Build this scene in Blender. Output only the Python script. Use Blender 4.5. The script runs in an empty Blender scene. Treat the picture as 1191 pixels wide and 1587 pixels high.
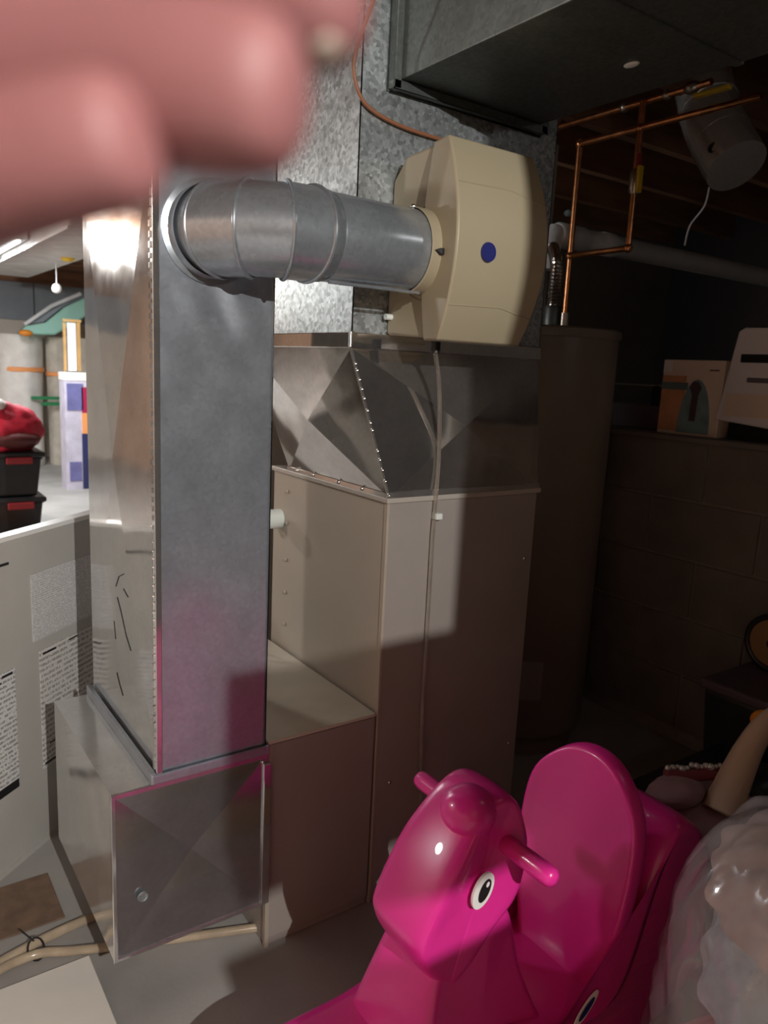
import bpy, bmesh, math, random
from mathutils import Vector, Matrix, noise
random.seed(7)
R = math.radians
sc = bpy.context.scene
col = sc.collection

# ------------------------------------------------------------ camera
CAM_LOC = Vector((0.0, 0.0, 1.25))
F_PX, CX, CY = 1180.0, 595.5, 793.5
AX = Vector((0.818, -0.573, 0.048)).normalized()          # camera right
AZ = Vector((0.571, 0.800, -0.185))                       # view direction
AZ = (AZ - AX * AZ.dot(AX)).normalized()
AD = AZ.cross(AX).normalized()                            # camera down
cam = bpy.data.cameras.new('camera'); camo = bpy.data.objects.new('camera', cam); col.objects.link(camo)
mw = Matrix((AX, -AD, -AZ)).transposed().to_4x4(); mw.translation = CAM_LOC
camo.matrix_world = mw
cam.sensor_fit = 'HORIZONTAL'; cam.sensor_width = 36.0; cam.lens = F_PX * 36.0 / 1191.0
cam.clip_start = 0.005; cam.clip_end = 60
cam.dof.use_dof = True; cam.dof.focus_distance = 1.35; cam.dof.aperture_fstop = cam.lens / 4.2
sc.camera = camo

# ------------------------------------------------------------ world, exposure
w = bpy.data.worlds.new('world'); sc.world = w; w.use_nodes = True
w.node_tree.nodes['Background'].inputs[0].default_value = (0.9, 0.95, 1.0, 1)
w.node_tree.nodes['Background'].inputs[1].default_value = 0.012
sc.view_settings.view_transform = 'Standard'; sc.view_settings.look = 'None'
sc.view_settings.gamma = 1.0; sc.view_settings.use_curve_mapping = False
sc.view_settings.exposure = 0.45

# ------------------------------------------------------------ lamps (ceiling fixtures are built below at these places)
LAMP_BEHIND = (0.10, -1.40, 2.02)
LAMP_LEFT = (-1.60, 2.53, 2.00)
LAMP_FAR = (-0.50, 5.20, 2.05)
LAMP_END = (1.10, 6.60, 2.02)
FILL_RIGHT = (1.72, .10, 2.00)  # added fill bulb, not a known source; gives the bag its glints
def light(name, typ, loc, power, color=(1, 1, 1), size=.1, size_y=None, rot=(0, 0, 0)):
    l = bpy.data.lights.new(name, typ); o = bpy.data.objects.new(name, l); col.objects.link(o)
    o.location = loc; o.rotation_euler = rot; l.energy = power; l.color = color
    if typ == 'AREA':
        l.size = size
        if size_y: l.shape = 'RECTANGLE'; l.size_y = size_y
    else: l.shadow_soft_size = size
    return o
light('lamp_behind', 'POINT', (LAMP_BEHIND[0], LAMP_BEHIND[1], LAMP_BEHIND[2] - .07), 145, (1, .97, .92), .007)
light('lamp_left', 'POINT', (LAMP_LEFT[0], LAMP_LEFT[1], LAMP_LEFT[2] - .07), 37, (.97, .99, 1), .10)
light('lamp_far', 'POINT', (LAMP_FAR[0], LAMP_FAR[1], LAMP_FAR[2] - .07), 92, (1, .97, .92), .06)
light('fill_right', 'POINT', (FILL_RIGHT[0], FILL_RIGHT[1], FILL_RIGHT[2] - .07), .7, (1, .95, .9), .03)
light('lamp_end', 'AREA', (LAMP_END[0], LAMP_END[1], LAMP_END[2] - .05), 52, (.95, .98, 1), .1, 1.2)

# ------------------------------------------------------------ materials
MATS = {}
def mat(name, color=(.5, .5, .5), rough=.5, metal=0.0, vary=0.0, vscale=8.0, bump=0.0, bscale=60.0, coat=0.0,
        emit=None, estr=0.0, sss=0.0, spec=0.5, color2=None, det=4.0, rvary=0.0, alpha=1.0, stretch=None, trans=0.0, bdist=.002):
    if name in MATS: return MATS[name]
    m = bpy.data.materials.new(name); m.use_nodes = True; nt = m.node_tree; N = nt.nodes; L = nt.links
    b = N['Principled BSDF']
    b.inputs['Base Color'].default_value = (*color, 1); b.inputs['Roughness'].default_value = rough
    b.inputs['Metallic'].default_value = metal; b.inputs['Specular IOR Level'].default_value = spec
    b.inputs['Coat Weight'].default_value = coat; b.inputs['Alpha'].default_value = alpha
    b.inputs['Transmission Weight'].default_value = trans
    if sss: b.inputs['Subsurface Weight'].default_value = sss; b.inputs['Subsurface Radius'].default_value = (.01, .004, .002); b.inputs['Subsurface Scale'].default_value = .5
    if emit: b.inputs['Emission Color'].default_value = (*emit, 1); b.inputs['Emission Strength'].default_value = estr
    if vary or bump or color2 or rvary:
        tc = N.new('ShaderNodeTexCoord'); mp = N.new('ShaderNodeMapping'); L.new(tc.outputs['Object'], mp.inputs[0])
        if stretch: mp.inputs['Scale'].default_value = stretch
        nz = N.new('ShaderNodeTexNoise'); nz.inputs['Scale'].default_value = vscale; nz.inputs['Detail'].default_value = det
        L.new(mp.outputs[0], nz.inputs['Vector'])
        if vary or color2:
            mx = N.new('ShaderNodeMix'); mx.data_type = 'RGBA'
            c2 = color2 or tuple(max(0, c * (1 - vary)) for c in color)
            c1 = color if color2 else tuple(min(1, c * (1 + vary)) for c in color)
            mx.inputs[6].default_value = (*c1, 1); mx.inputs[7].default_value = (*c2, 1)
            rp = N.new('ShaderNodeMapRange'); rp.inputs[1].default_value = .35; rp.inputs[2].default_value = .65
            L.new(nz.outputs[0], rp.inputs[0]); L.new(rp.outputs[0], mx.inputs[0]); L.new(mx.outputs[2], b.inputs['Base Color'])
        if rvary:
            rr = N.new('ShaderNodeMapRange'); rr.inputs[1].default_value = .3; rr.inputs[2].default_value = .7
            rr.inputs[3].default_value = max(.02, rough - rvary); rr.inputs[4].default_value = rough + rvary
            L.new(nz.outputs[0], rr.inputs[0]); L.new(rr.outputs[0], b.inputs['Roughness'])
        if bump:
            n2 = N.new('ShaderNodeTexNoise'); n2.inputs['Scale'].default_value = bscale; n2.inputs['Detail'].default_value = 5
            L.new(mp.outputs[0], n2.inputs['Vector'])
            bp = N.new('ShaderNodeBump'); bp.inputs['Strength'].default_value = bump; bp.inputs['Distance'].default_value = bdist
            L.new(n2.outputs[0], bp.inputs['Height']); L.new(bp.outputs[0], b.inputs['Normal'])
    MATS[name] = m
    return m

def galv(name, base, rough, spangle, wav=.15, wscale=5.0, rv=.06, metal=.78):
    """galvanised sheet: metallic, voronoi spangle, faint oil-canning in the normal"""
    m = bpy.data.materials.new(name); m.use_nodes = True; nt = m.node_tree; N = nt.nodes; L = nt.links
    b = N['Principled BSDF']; b.inputs['Metallic'].default_value = metal; b.inputs['Roughness'].default_value = rough
    tc = N.new('ShaderNodeTexCoord')
    vo = N.new('ShaderNodeTexVoronoi'); vo.inputs['Scale'].default_value = 130; L.new(tc.outputs['Object'], vo.inputs['Vector'])
    nz = N.new('ShaderNodeTexNoise'); nz.inputs['Scale'].default_value = 14; nz.inputs['Detail'].default_value = 6; L.new(tc.outputs['Object'], nz.inputs['Vector'])
    bw = N.new('ShaderNodeRGBToBW'); L.new(vo.outputs['Color'], bw.inputs[0])
    r1 = N.new('ShaderNodeMapRange'); r1.inputs[3].default_value = 1 - spangle; r1.inputs[4].default_value = 1 + spangle * .5; L.new(bw.outputs[0], r1.inputs[0])
    r2 = N.new('ShaderNodeMapRange'); r2.inputs[1].default_value = .3; r2.inputs[2].default_value = .7; r2.inputs[3].default_value = .91; r2.inputs[4].default_value = 1.04; L.new(nz.outputs[0], r2.inputs[0])
    mu = N.new('ShaderNodeMath'); mu.operation = 'MULTIPLY'; L.new(r1.outputs[0], mu.inputs[0]); L.new(r2.outputs[0], mu.inputs[1])
    vm = N.new('ShaderNodeVectorMath'); vm.operation = 'SCALE'; vm.inputs[0].default_value = base; L.new(mu.outputs[0], vm.inputs['Scale']); L.new(vm.outputs[0], b.inputs['Base Color'])
    r3 = N.new('ShaderNodeMapRange'); r3.inputs[3].default_value = rough - rv; r3.inputs[4].default_value = rough + rv; L.new(nz.outputs[0], r3.inputs[0]); L.new(r3.outputs[0], b.inputs['Roughness'])
    n2 = N.new('ShaderNodeTexNoise'); n2.inputs['Scale'].default_value = wscale; n2.inputs['Detail'].default_value = 1; L.new(tc.outputs['Object'], n2.inputs['Vector'])
    bp = N.new('ShaderNodeBump'); bp.inputs['Strength'].default_value = wav; bp.inputs['Distance'].default_value = .02; L.new(n2.outputs[0], bp.inputs['Height'])
    L.new(bp.outputs[0], b.inputs['Normal'])
    MATS[name] = m
    return m
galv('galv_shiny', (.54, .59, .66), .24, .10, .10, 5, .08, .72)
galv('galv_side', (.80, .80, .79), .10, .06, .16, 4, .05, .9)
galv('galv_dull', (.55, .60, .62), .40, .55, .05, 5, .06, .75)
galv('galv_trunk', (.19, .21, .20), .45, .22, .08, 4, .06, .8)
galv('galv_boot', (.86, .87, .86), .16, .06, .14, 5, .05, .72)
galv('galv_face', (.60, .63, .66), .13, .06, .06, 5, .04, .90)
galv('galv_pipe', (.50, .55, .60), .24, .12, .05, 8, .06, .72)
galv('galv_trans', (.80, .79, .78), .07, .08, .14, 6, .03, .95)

mat('concrete_floor', (.37, .36, .345), .62, 0, .16, 3.0, .25, 90)
mat('block_paint', (.19, .17, .15), .85, 0, .14, 6, .6, 140)
mat('mortar', (.26, .24, .21), .9, 0, .1, 20, .4, 150)
mat('wall_plain', (.50, .47, .42), .8, 0, .1, 4)
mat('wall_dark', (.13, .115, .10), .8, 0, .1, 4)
mat('wall_tan', (.72, .46, .32), .75, 0, .2, 3, 0, 60, stretch=(1, 1, .2))
mat('wall_far_beige', (.62, .58, .52), .8, 0, .06, 4)
mat('panel_bluegrey', (.25, .29, .33), .6, 0, .08, 5)
mat('wood_joist', (.22, .115, .065), .75, 0, .3, 12, .2, 60, stretch=(.15, 1, 1))
mat('wood_sub', (.26, .145, .085), .8, 0, .25, 6, .1, 40)
mat('wood_frame', (.50, .30, .12), .5, 0, .15, 10)
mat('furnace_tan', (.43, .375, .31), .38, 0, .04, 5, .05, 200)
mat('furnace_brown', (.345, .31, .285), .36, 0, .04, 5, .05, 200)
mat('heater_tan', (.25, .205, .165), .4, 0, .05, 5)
mat('humid_beige', (.40, .345, .235), .42, 0, .02, 6, .05, 300)
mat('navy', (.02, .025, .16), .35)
mat('black', (.012, .012, .014), .4)
mat('black_plastic', (.02, .021, .024), .35, 0, .15, 20)
mat('screw_metal', (.75, .75, .72), .25, 1)
mat('cable_brown', (.30, .12, .06), .5)
mat('copper', (.80, .36, .16), .28, 1, .2, 30)
mat('solder', (.6, .55, .48), .35, 1)
mat('pvc_white', (.80, .86, .82), .3)
mat('pvc_grey', (.75, .78, .80), .35, 0, .05, 10)
mat('yellow', (.75, .50, .03), .4)
mat('red_handle', (.33, .03, .04), .4)
mat('flex_alu', (.9, .9, .9), .15, 1, 0, 5, .9, 90)
mat('tube_clear', (.78, .74, .66), .10, 0, .1, 20, trans=.85, coat=.5)
mat('tube_amber', (.74, .62, .46), .12, 0, .15, 20, trans=.45, coat=.5)
mat('door_grey', (.50, .49, .46), .45, 0, .04, 6)
mat('rim_white', (.88, .88, .85), .35)
mat('pink', (.80, .028, .31), .30, 0, .03, 5, 0, 60, coat=.25, sss=.0)
mat('eye_white', (.9, .9, .88), .3); mat('glint', (1, 1, 1), .3)
mat('towel_blue', (.36, .46, .50), .95, 0, .12, 40, .8, 160)
mat('cloth_pink', (.80, .30, .33), .9, 0, .1, 20, .5, 120)
mat('cloth_mauve', (.42, .27, .30), .9, 0, .12, 14, .4, 100)
mat('cloth_dkred', (.25, .05, .07), .8)
mat('doll_skin', (.68, .50, .37), .55, 0, .03, 10)
mat('orange', (.80, .28, .03), .5, 0, .1, 20)
mat('bead', (.75, .75, .75), .2, .6)
mat('toy_tan', (.30, .17, .07), .5)
mat('print_orange', (.70, .33, .18), .5, 0, .15, 10); mat('print_cream', (.85, .72, .60), .5)
mat('print_teal', (.16, .24, .24), .5, 0, .2, 10); mat('print_figure', (.10, .07, .09), .5); mat('print_field', (.22, .34, .38), .5, 0, .2, 14)
mat('carton_white', (.85, .83, .87), .5); mat('carton_grey', (.16, .15, .16), .6)
mat('roll_white', (.78, .76, .72), .9, 0, .08, 8, .6, 30)
mat('roll_grey', (.56, .52, .45), .9, 0, .12, 8, .6, 30)
mat('strap_orange', (.90, .36, .12), .5); mat('strap_green', (.02, .22, .08), .5)
mat('mint', (.38, .72, .62), .4, 0, .03, 5)
mat('red_bag', (.55, .02, .05), .6, 0, .25, 14, .5, 40); mat('red_dark', (.10, .02, .02), .6)
mat('box_blue', (.16, .16, .36), .45, 0, .15, 10); mat('box_lilac', (.58, .55, .66), .45, 0, .12, 10); mat('box_navy', (.03, .035, .12), .45)
mat('box_red', (.40, .02, .08), .45); mat('white_card', (.86, .85, .82), .6)
mat('skin', (.30, .125, .125), .55, 0, .06, 40, .15, 200, sss=.10)
mat('nail', (.42, .34, .28), .25)
mat('sleeve', (.16, .17, .2), .9, 0, .1, 40)
mat('lamp_glass', (1, .95, .85), .3, emit=(1, .93, .8), estr=25)
mat('fill_glass', (1, .9, .8), .3, emit=(1, .9, .75), estr=1.0)
mat('tube_light', (1, 1, 1), .3, emit=(.95, .98, 1), estr=9)
mat('metal_white', (.8, .8, .78), .4)
mat('pale_sheet', (.66, .65, .62), .5, 0, .12, 6)
mat('cardboard', (.40, .28, .17), .8, 0, .1, 8)

def paper_mat(name, dark=.45, freq=120., seed=0., warm=(.80, .78, .74)):
    m = bpy.data.materials.new(name); m.use_nodes = True; nt = m.node_tree; N = nt.nodes; L = nt.links
    b = N['Principled BSDF']; b.inputs['Roughness'].default_value = .5
    tc = N.new('ShaderNodeTexCoord'); mp = N.new('ShaderNodeMapping'); L.new(tc.outputs['Generated'], mp.inputs[0])
    wv = N.new('ShaderNodeTexWave'); wv.bands_direction = 'Z'; wv.inputs['Scale'].default_value = freq / 6.28; wv.inputs['Distortion'].default_value = 0
    L.new(mp.outputs[0], wv.inputs['Vector'])
    mp2 = N.new('ShaderNodeMapping'); mp2.inputs['Scale'].default_value = (34, 34, freq * .8); mp2.inputs['Location'].default_value = (seed, seed, 0); L.new(tc.outputs['Generated'], mp2.inputs[0])
    nz = N.new('ShaderNodeTexNoise'); nz.inputs['Scale'].default_value = 1.0; nz.inputs['Detail'].default_value = 2; L.new(mp2.outputs[0], nz.inputs['Vector'])
    th = N.new('ShaderNodeMath'); th.operation = 'GREATER_THAN'; th.inputs[1].default_value = .46; L.new(nz.outputs[0], th.inputs[0])
    t2 = N.new('ShaderNodeMath'); t2.operation = 'GREATER_THAN'; t2.inputs[1].default_value = .45; L.new(wv.outputs['Fac'], t2.inputs[0])
    mu = N.new('ShaderNodeMath'); mu.operation = 'MULTIPLY'; L.new(th.outputs[0], mu.inputs[0]); L.new(t2.outputs[0], mu.inputs[1])
    mx = N.new('ShaderNodeMix'); mx.data_type = 'RGBA'; mx.inputs[6].default_value = (*warm, 1); mx.inputs[7].default_value = tuple(c * (1 - dark) for c in warm) + (1,)
    L.new(mu.outputs[0], mx.inputs[0]); L.new(mx.outputs[2], b.inputs['Base Color'])
    MATS[name] = m
paper_mat('paper_a', .35, 60, 1.0, (.72, .71, .71)); paper_mat('paper_b', .5, 44, 4.0, (.72, .70, .68)); paper_mat('paper_c', .55, 50, 9.0, (.74, .74, .74))

def bag_mat():
    m = bpy.data.materials.new('clear_plastic'); m.use_nodes = True; nt = m.node_tree; N = nt.nodes; L = nt.links
    b = N['Principled BSDF']; out = N['Material Output']
    b.inputs['Base Color'].default_value = (.80, .80, .84, 1); b.inputs['Roughness'].default_value = .16; b.inputs['Specular IOR Level'].default_value = 1.0; b.inputs['Coat Weight'].default_value = 1.0; b.inputs['Coat IOR'].default_value = 1.9
    tc = N.new('ShaderNodeTexCoord'); mp = N.new('ShaderNodeMapping'); mp.inputs['Scale'].default_value = (1, 1, .55); mp.inputs['Rotation'].default_value = (.5, .4, 0); L.new(tc.outputs['Object'], mp.inputs[0])
    n1 = N.new('ShaderNodeTexNoise'); n1.noise_type = 'RIDGED_MULTIFRACTAL'; n1.inputs['Scale'].default_value = 9; n1.inputs['Detail'].default_value = 7; n1.inputs['Distortion'].default_value = .6; L.new(mp.outputs[0], n1.inputs['Vector'])
    bp = N.new('ShaderNodeBump'); bp.inputs['Strength'].default_value = 1.0; bp.inputs['Distance'].default_value = .022; L.new(n1.outputs[0], bp.inputs['Height']); L.new(bp.outputs[0], b.inputs['Normal']); L.new(bp.outputs[0], b.inputs['Coat Normal'])
    tr = N.new('ShaderNodeBsdfTransparent'); tr.inputs[0].default_value = (.93, .92, .94, 1); mx = N.new('ShaderNodeMixShader')
    n3 = N.new('ShaderNodeTexNoise'); n3.inputs['Scale'].default_value = 6; n3.inputs['Detail'].default_value = 5; L.new(mp.outputs[0], n3.inputs['Vector'])
    mr = N.new('ShaderNodeMapRange'); mr.inputs[1].default_value = .4; mr.inputs[2].default_value = .68; mr.inputs[3].default_value = .12; mr.inputs[4].default_value = .42; L.new(n3.outputs[0], mr.inputs[0])
    L.new(mr.outputs[0], mx.inputs[0]); L.new(tr.outputs[0], mx.inputs[1]); L.new(b.outputs[0], mx.inputs[2]); L.new(mx.outputs[0], out.inputs['Surface'])
    MATS['clear_plastic'] = m
bag_mat()

# ------------------------------------------------------------ mesh helpers
ORG = {}
class MB:
    def __init__(s): s.v = []; s.f = []
    def add(s, vs, fs):
        n = len(s.v); s.v += [Vector(p) for p in vs]; s.f += [tuple(n + i for i in f) for f in fs]; return s
    def box(s, a, b, M=None):
        (x0, y0, z0), (x1, y1, z1) = a, b
        vs = [Vector(p) for p in ((x0, y0, z0), (x1, y0, z0), (x1, y1, z0), (x0, y1, z0), (x0, y0, z1), (x1, y0, z1), (x1, y1, z1), (x0, y1, z1))]
        if M: vs = [M @ p for p in vs]
        return s.add(vs, [(0, 3, 2, 1), (4, 5, 6, 7), (0, 1, 5, 4), (1, 2, 6, 5), (2, 3, 7, 6), (3, 0, 4, 7)])
    def tube(s, pts, r, n=12, caps=True, closed=False):
        pts = [Vector(p) for p in pts]; k = len(pts); rs = r if isinstance(r, (list, tuple)) else [r] * k
        up = None; rings = []
        for i, p in enumerate(pts):
            if closed: t = pts[(i + 1) % k] - pts[i - 1]
            else: t = pts[min(i + 1, k - 1)] - pts[max(i - 1, 0)]
            t.normalize()
            if up is None:
                up = t.orthogonal().normalized()
            up = (up - t * up.dot(t)); up.normalize(); si = t.cross(up)
            rings.append([p + rs[i] * (math.cos(a) * up + math.sin(a) * si) for a in [2 * math.pi * j / n for j in range(n)]])
        vs = [q for rg in rings for q in rg]; fs = []
        for i in range(k if closed else k - 1):
            i2 = (i + 1) % k
            for j in range(n): fs.append((i * n + j, i * n + (j + 1) % n, i2 * n + (j + 1) % n, i2 * n + j))
        if caps and not closed: fs += [tuple(range(n - 1, -1, -1)), tuple((k - 1) * n + j for j in range(n))]
        return s.add(vs, fs)
    def lathe(s, prof, c, axis='Z', n=32, caps=True):
        vs = []; fs = []
        for (r, h) in prof:
            for j in range(n):
                a = 2 * math.pi * j / n; u, v = r * math.cos(a), r * math.sin(a)
                p = {'Z': (u, v, h), 'X': (h, u, v), 'Y': (u, h, v)}[axis]
                vs.append(Vector(p) + Vector(c))
        k = len(prof)
        for i in range(k - 1):
            for j in range(n):
                q = (i * n + j, i * n + (j + 1) % n, (i + 1) * n + (j + 1) % n, (i + 1) * n + j)
                fs.append(q if axis != 'Y' else q[::-1])
        if caps: fs += [tuple(range(n - 1, -1, -1)), tuple((k - 1) * n + j for j in range(n))]
        return s.add(vs, fs)
    def sheet(s, cor, t=.0015, bulge=0.0, sub=1):
        """a thin sheet-metal panel from four corners (seen from outside counter-clockwise); bulge>0 folds a cross-break outwards"""
        a, b, c, d = [Vector(p) for p in cor]; nrm = (b - a).cross(d - a).normalized()
        m = (a + b + c + d) / 4 + nrm * bulge
        vs = [a, b, c, d, m] + [p - nrm * t for p in (a, b, c, d, m)]
        fs = [(0, 1, 4), (1, 2, 4), (2, 3, 4), (3, 0, 4), (6, 5, 9), (7, 6, 9), (8, 7, 9), (5, 8, 9), (0, 5, 6, 1), (1, 6, 7, 2), (2, 7, 8, 3), (3, 8, 5, 0)]
        return s.add(vs, fs)
    def ball(s, c, r, n=16, m=10, M=None):
        rx, ry, rz = r if isinstance(r, (tuple, list)) else (r, r, r); vs = []; fs = []
        c = Vector(c)
        for i in range(m + 1):
            th = math.pi * i / m
            for j in range(n):
                a = 2 * math.pi * j / n
                p = Vector((rx * math.sin(th) * math.cos(a), ry * math.sin(th) * math.sin(a), rz * math.cos(th)))
                vs.append((M @ p if M else p) + c)
        for i in range(m):
            for j in range(n): fs.append((i * n + j, (i + 1) * n + j, (i + 1) * n + (j + 1) % n, i * n + (j + 1) % n))
        return s.add(vs, fs)
    def build(s, name, m, parent=None, smooth=False, bevel=0, subsurf=0, org=None, fix=True, disp=None):
        base = ORG[parent.name] if parent else (Vector(org) if org is not None else Vector((sum(v.x for v in s.v) / len(s.v), sum(v.y for v in s.v) / len(s.v), min(v.z for v in s.v))))
        me = bpy.data.meshes.new(name); me.from_pydata([v - base for v in s.v], [], s.f)
        bm = bmesh.new(); bm.from_mesh(me); bmesh.ops.remove_doubles(bm, verts=bm.verts, dist=1e-5)
        if fix: bmesh.ops.recalc_face_normals(bm, faces=bm.faces)
        bm.to_mesh(me); bm.free()
        me.materials.append(MATS[m] if isinstance(m, str) else m)
        o = bpy.data.objects.new(name, me); col.objects.link(o)
        if parent: o.parent = parent
        else: o.location = base
        ORG[o.name] = base
        if smooth:
            for p in me.polygons: p.use_smooth = True
            if smooth != 'all': me.set_sharp_from_angle(angle=R(40))
        if bevel:
            md = o.modifiers.new('bevel', 'BEVEL'); md.width = bevel; md.segments = 2; md.limit_method = 'ANGLE'; md.angle_limit = R(40)
        if subsurf:
            md = o.modifiers.new('subsurf', 'SUBSURF'); md.levels = subsurf; md.render_levels = subsurf
        return o
def thing(name, loc, label, cat, group=None):
    o = bpy.data.objects.new(name, None); col.objects.link(o); o.location = loc; o.empty_display_size = .05
    ORG[o.name] = Vector(loc); return tag(o, label, cat, group)
def tag(o, label, cat, group=None):
    o['label'] = label; o['category'] = cat
    if group: o['group'] = group
    return o
def struct(o): o['kind'] = 'structure'; return o
def part_label(o, s): o['label'] = s; return o
def B(a, b): return MB().box(a, b)
def ray(px, py): return AX * ((px - CX) / F_PX) + AD * ((py - CY) / F_PX) + AZ
def atY(px, py, Y): d = ray(px, py); return CAM_LOC + d * (Y / d.y)
def atX(px, py, X): d = ray(px, py); return CAM_LOC + d * (X / d.x)
def smooth_path(pts, k=6):
    pts = [Vector(p) for p in pts]; out = []
    for i in range(len(pts) - 1):
        p0, p1, p2, p3 = pts[max(i - 1, 0)], pts[i], pts[i + 1], pts[min(i + 2, len(pts) - 1)]
        for j in range(k):
            t = j / k
            out.append(.5 * ((2 * p1) + (p2 - p0) * t + (2 * p0 - 5 * p1 + 4 * p2 - p3) * t * t + (3 * p1 - p0 - 3 * p2 + p3) * t ** 3))
    out.append(pts[-1]); return out
def extr(prof, hw, r, axis='Y', c=0.0, closed_k=4):
    """a soft moulded body: closed outline `prof` (u,v), half thickness hw(u,v), edges rounded by r"""
    P = [Vector((p[0], p[1], 0)) for p in prof]
    n0 = len(P); out = []
    for i in range(n0):
        p0, p1, p2, p3 = P[i - 1], P[i], P[(i + 1) % n0], P[(i + 2) % n0]
        for j in range(closed_k):
            t = j / closed_k
            out.append(.5 * ((2 * p1) + (p2 - p0) * t + (2 * p0 - 5 * p1 + 4 * p2 - p3) * t * t + (3 * p1 - p0 - 3 * p2 + p3) * t ** 3))
    P = out; n = len(P)
    area = sum(P[i].x * P[(i + 1) % n].y - P[(i + 1) % n].x * P[i].y for i in range(n)); sg = 1 if area > 0 else -1
    nr = []
    for i in range(n):
        t = (P[(i + 1) % n] - P[i - 1]).normalized(); nr.append(Vector((-t.y, t.x, 0)) * sg)
    mb = MB(); rings = []
    for (s, ins) in ((-1, 1.0), (-.96, .45), (-.80, .1), (-.45, 0), (0, -.04), (.45, 0), (.80, .1), (.96, .45), (1, 1.0)):
        rg = []
        for i in range(n):
            h = hw(P[i].x, P[i].y); q = P[i] + nr[i] * (r * ins)
            off = c + s * (h - (r * .25 if abs(s) == 1 else 0))
            rg.append({'Y': (q.x, off, q.y), 'X': (off, q.x, q.y), 'Z': (q.x, q.y, off)}[axis])
        rings.append(rg)
    vs = [q for rg in rings for q in rg]; fs = []
    for i in range(len(rings) - 1):
        for j in range(n): fs.append((i * n + j, i * n + (j + 1) % n, (i + 1) * n + (j + 1) % n, (i + 1) * n + j))
    mb.add(vs, fs)
    for e, k in ((0, -1), (len(rings) - 1, 1)):
        # cap by a shrunken ring and a strip fan around the centre
        cen = Vector((0, 0, 0))
        for q in rings[e]: cen += Vector(q)
        cen /= n; b0 = len(mb.v); mb.v += [cen]
        mb.f += [tuple(((e * n + j), (e * n + (j + 1) % n), b0)) for j in range(n)]
    return mb

# ============================================================ STRUCTURE
Y0 = 1.305
struct(B((-2.7, -3.1, -.10), (4.7, 10.1, 0)).build('floor', 'concrete_floor'))
cl = struct(B((-2.7, -3.1, 2.36), (4.7, 10.1, 2.42)).build('ceiling', 'wood_sub'))
y = -2.9
while y < 9.8:
    B((-2.58, y, 2.13), (4.5, y + .04, 2.36)).build('joist', 'wood_joist', cl); y += .406
struct(B((-2.7, -3.1, 0), (-2.6, 10.1, 2.36)).build('wall_left', 'wall_tan'))
wb = struct(B((-2.6, 9.9, 0), (4.7, 10.05, 1.60)).build('wall_back', 'wall_far_beige'))
for i in range(9):
    B((-2.6 + i * .75, 9.86, 1.60), (-2.6 + i * .75 + .735, 9.90, 2.02)).build('panel', 'panel_bluegrey', wb)
B((-2.6, 9.72, 2.02), (4.2, 9.90, 2.20)).build('header_beam', 'wood_joist', wb)
struct(B((-2.6, -3.1, 0), (4.7, -3.0, 2.36)).build('wall_front', 'wall_dark'))
# unseen light blockers added behind the camera: tall one right, low one with rail
wp = struct(B((.41, -.70, 0), (2.25, -.60, 2.13)).build('wall_blocker', 'wall_dark'))
B((.24, -.70, 0), (.41, -.60, 1.375)).build('low_blocker', 'wall_dark', wp)
B((.24, -.66, 1.452), (.41, -.60, 1.565)).build('rail_blocker', 'wood_joist', wp)
# concrete block half wall on the right with the crawl space above
XW = 2.33
wr = struct(B((XW + .008, -.6, 0), (XW + .2, 3.2, 1.055)).build('wall_right', 'mortar'))
zt = 1.055; row = 0
bm_block = None
while zt > .05:
    z0 = max(zt - .193, 0.0)
    yy = -.6 + (.2 if row % 2 else 0.0) - .4
    while yy < 3.2:
        a, b_ = max(yy, -.6), min(yy + .396, 3.2)
        if b_ - a > .03:
            j = random.uniform(-.0015, .0015)
            B((XW + j, a, z0), (XW + .05, b_, zt)).build('concrete_block', 'block_paint', wr, bevel=.003)
        yy += .406
    zt -= .203; row += 1
B((XW - .012, -.6, 1.055), (XW + .35, 3.2, 1.072)).build('sill_board', 'block_paint', wr, bevel=.003)
struct(B((XW + .35, -.6, .98), (4.6, 3.2, 1.03)).build('floor', 'concrete_floor'))
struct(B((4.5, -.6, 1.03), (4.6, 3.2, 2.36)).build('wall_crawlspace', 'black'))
struct(B((.80, 2.22, 0), (XW, 2.30, 2.13)).build('wall_rear_blocker', 'wall_plain'))  # unseen wall added behind the furnace to stop the far bulb's light
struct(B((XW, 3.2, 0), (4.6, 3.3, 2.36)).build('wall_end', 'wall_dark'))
struct(B((XW, -.7, 0), (4.6, -.6, 2.36)).build('wall_side', 'wall_plain'))
struct(B((4.1, 3.3, 0), (4.2, 10.0, 2.36)).build('wall_far_right', 'wall_far_beige'))

# ============================================================ FURNACE
FX0, FX1, FZ, FYB = .94, 1.40, .978, 1.84
fu = thing('furnace', (1.17, 1.55, 0), 'tall tan sheet metal furnace cabinet standing under the crimped metal plenum', 'furnace')
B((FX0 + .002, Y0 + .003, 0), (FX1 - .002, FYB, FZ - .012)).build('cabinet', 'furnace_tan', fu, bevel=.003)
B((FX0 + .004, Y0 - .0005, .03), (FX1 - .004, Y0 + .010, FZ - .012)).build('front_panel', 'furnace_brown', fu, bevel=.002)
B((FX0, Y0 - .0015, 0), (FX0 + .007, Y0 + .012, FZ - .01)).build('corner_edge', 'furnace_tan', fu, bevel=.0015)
MB().box((FX0 - .004, Y0 - .006, FZ - .012), (FX1 + .004, FYB + .004, FZ)).build('top_flange', mat('flange_tan', (.46, .42, .37), .4), fu, bevel=.002)
for zz in (.835, .735, .645, .555, .92):
    MB().ball((FX0 - .001, 1.757, zz), (.003, .0055, .0055), 8, 6).build('screw', 'furnace_tan', fu, smooth=True)
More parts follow.
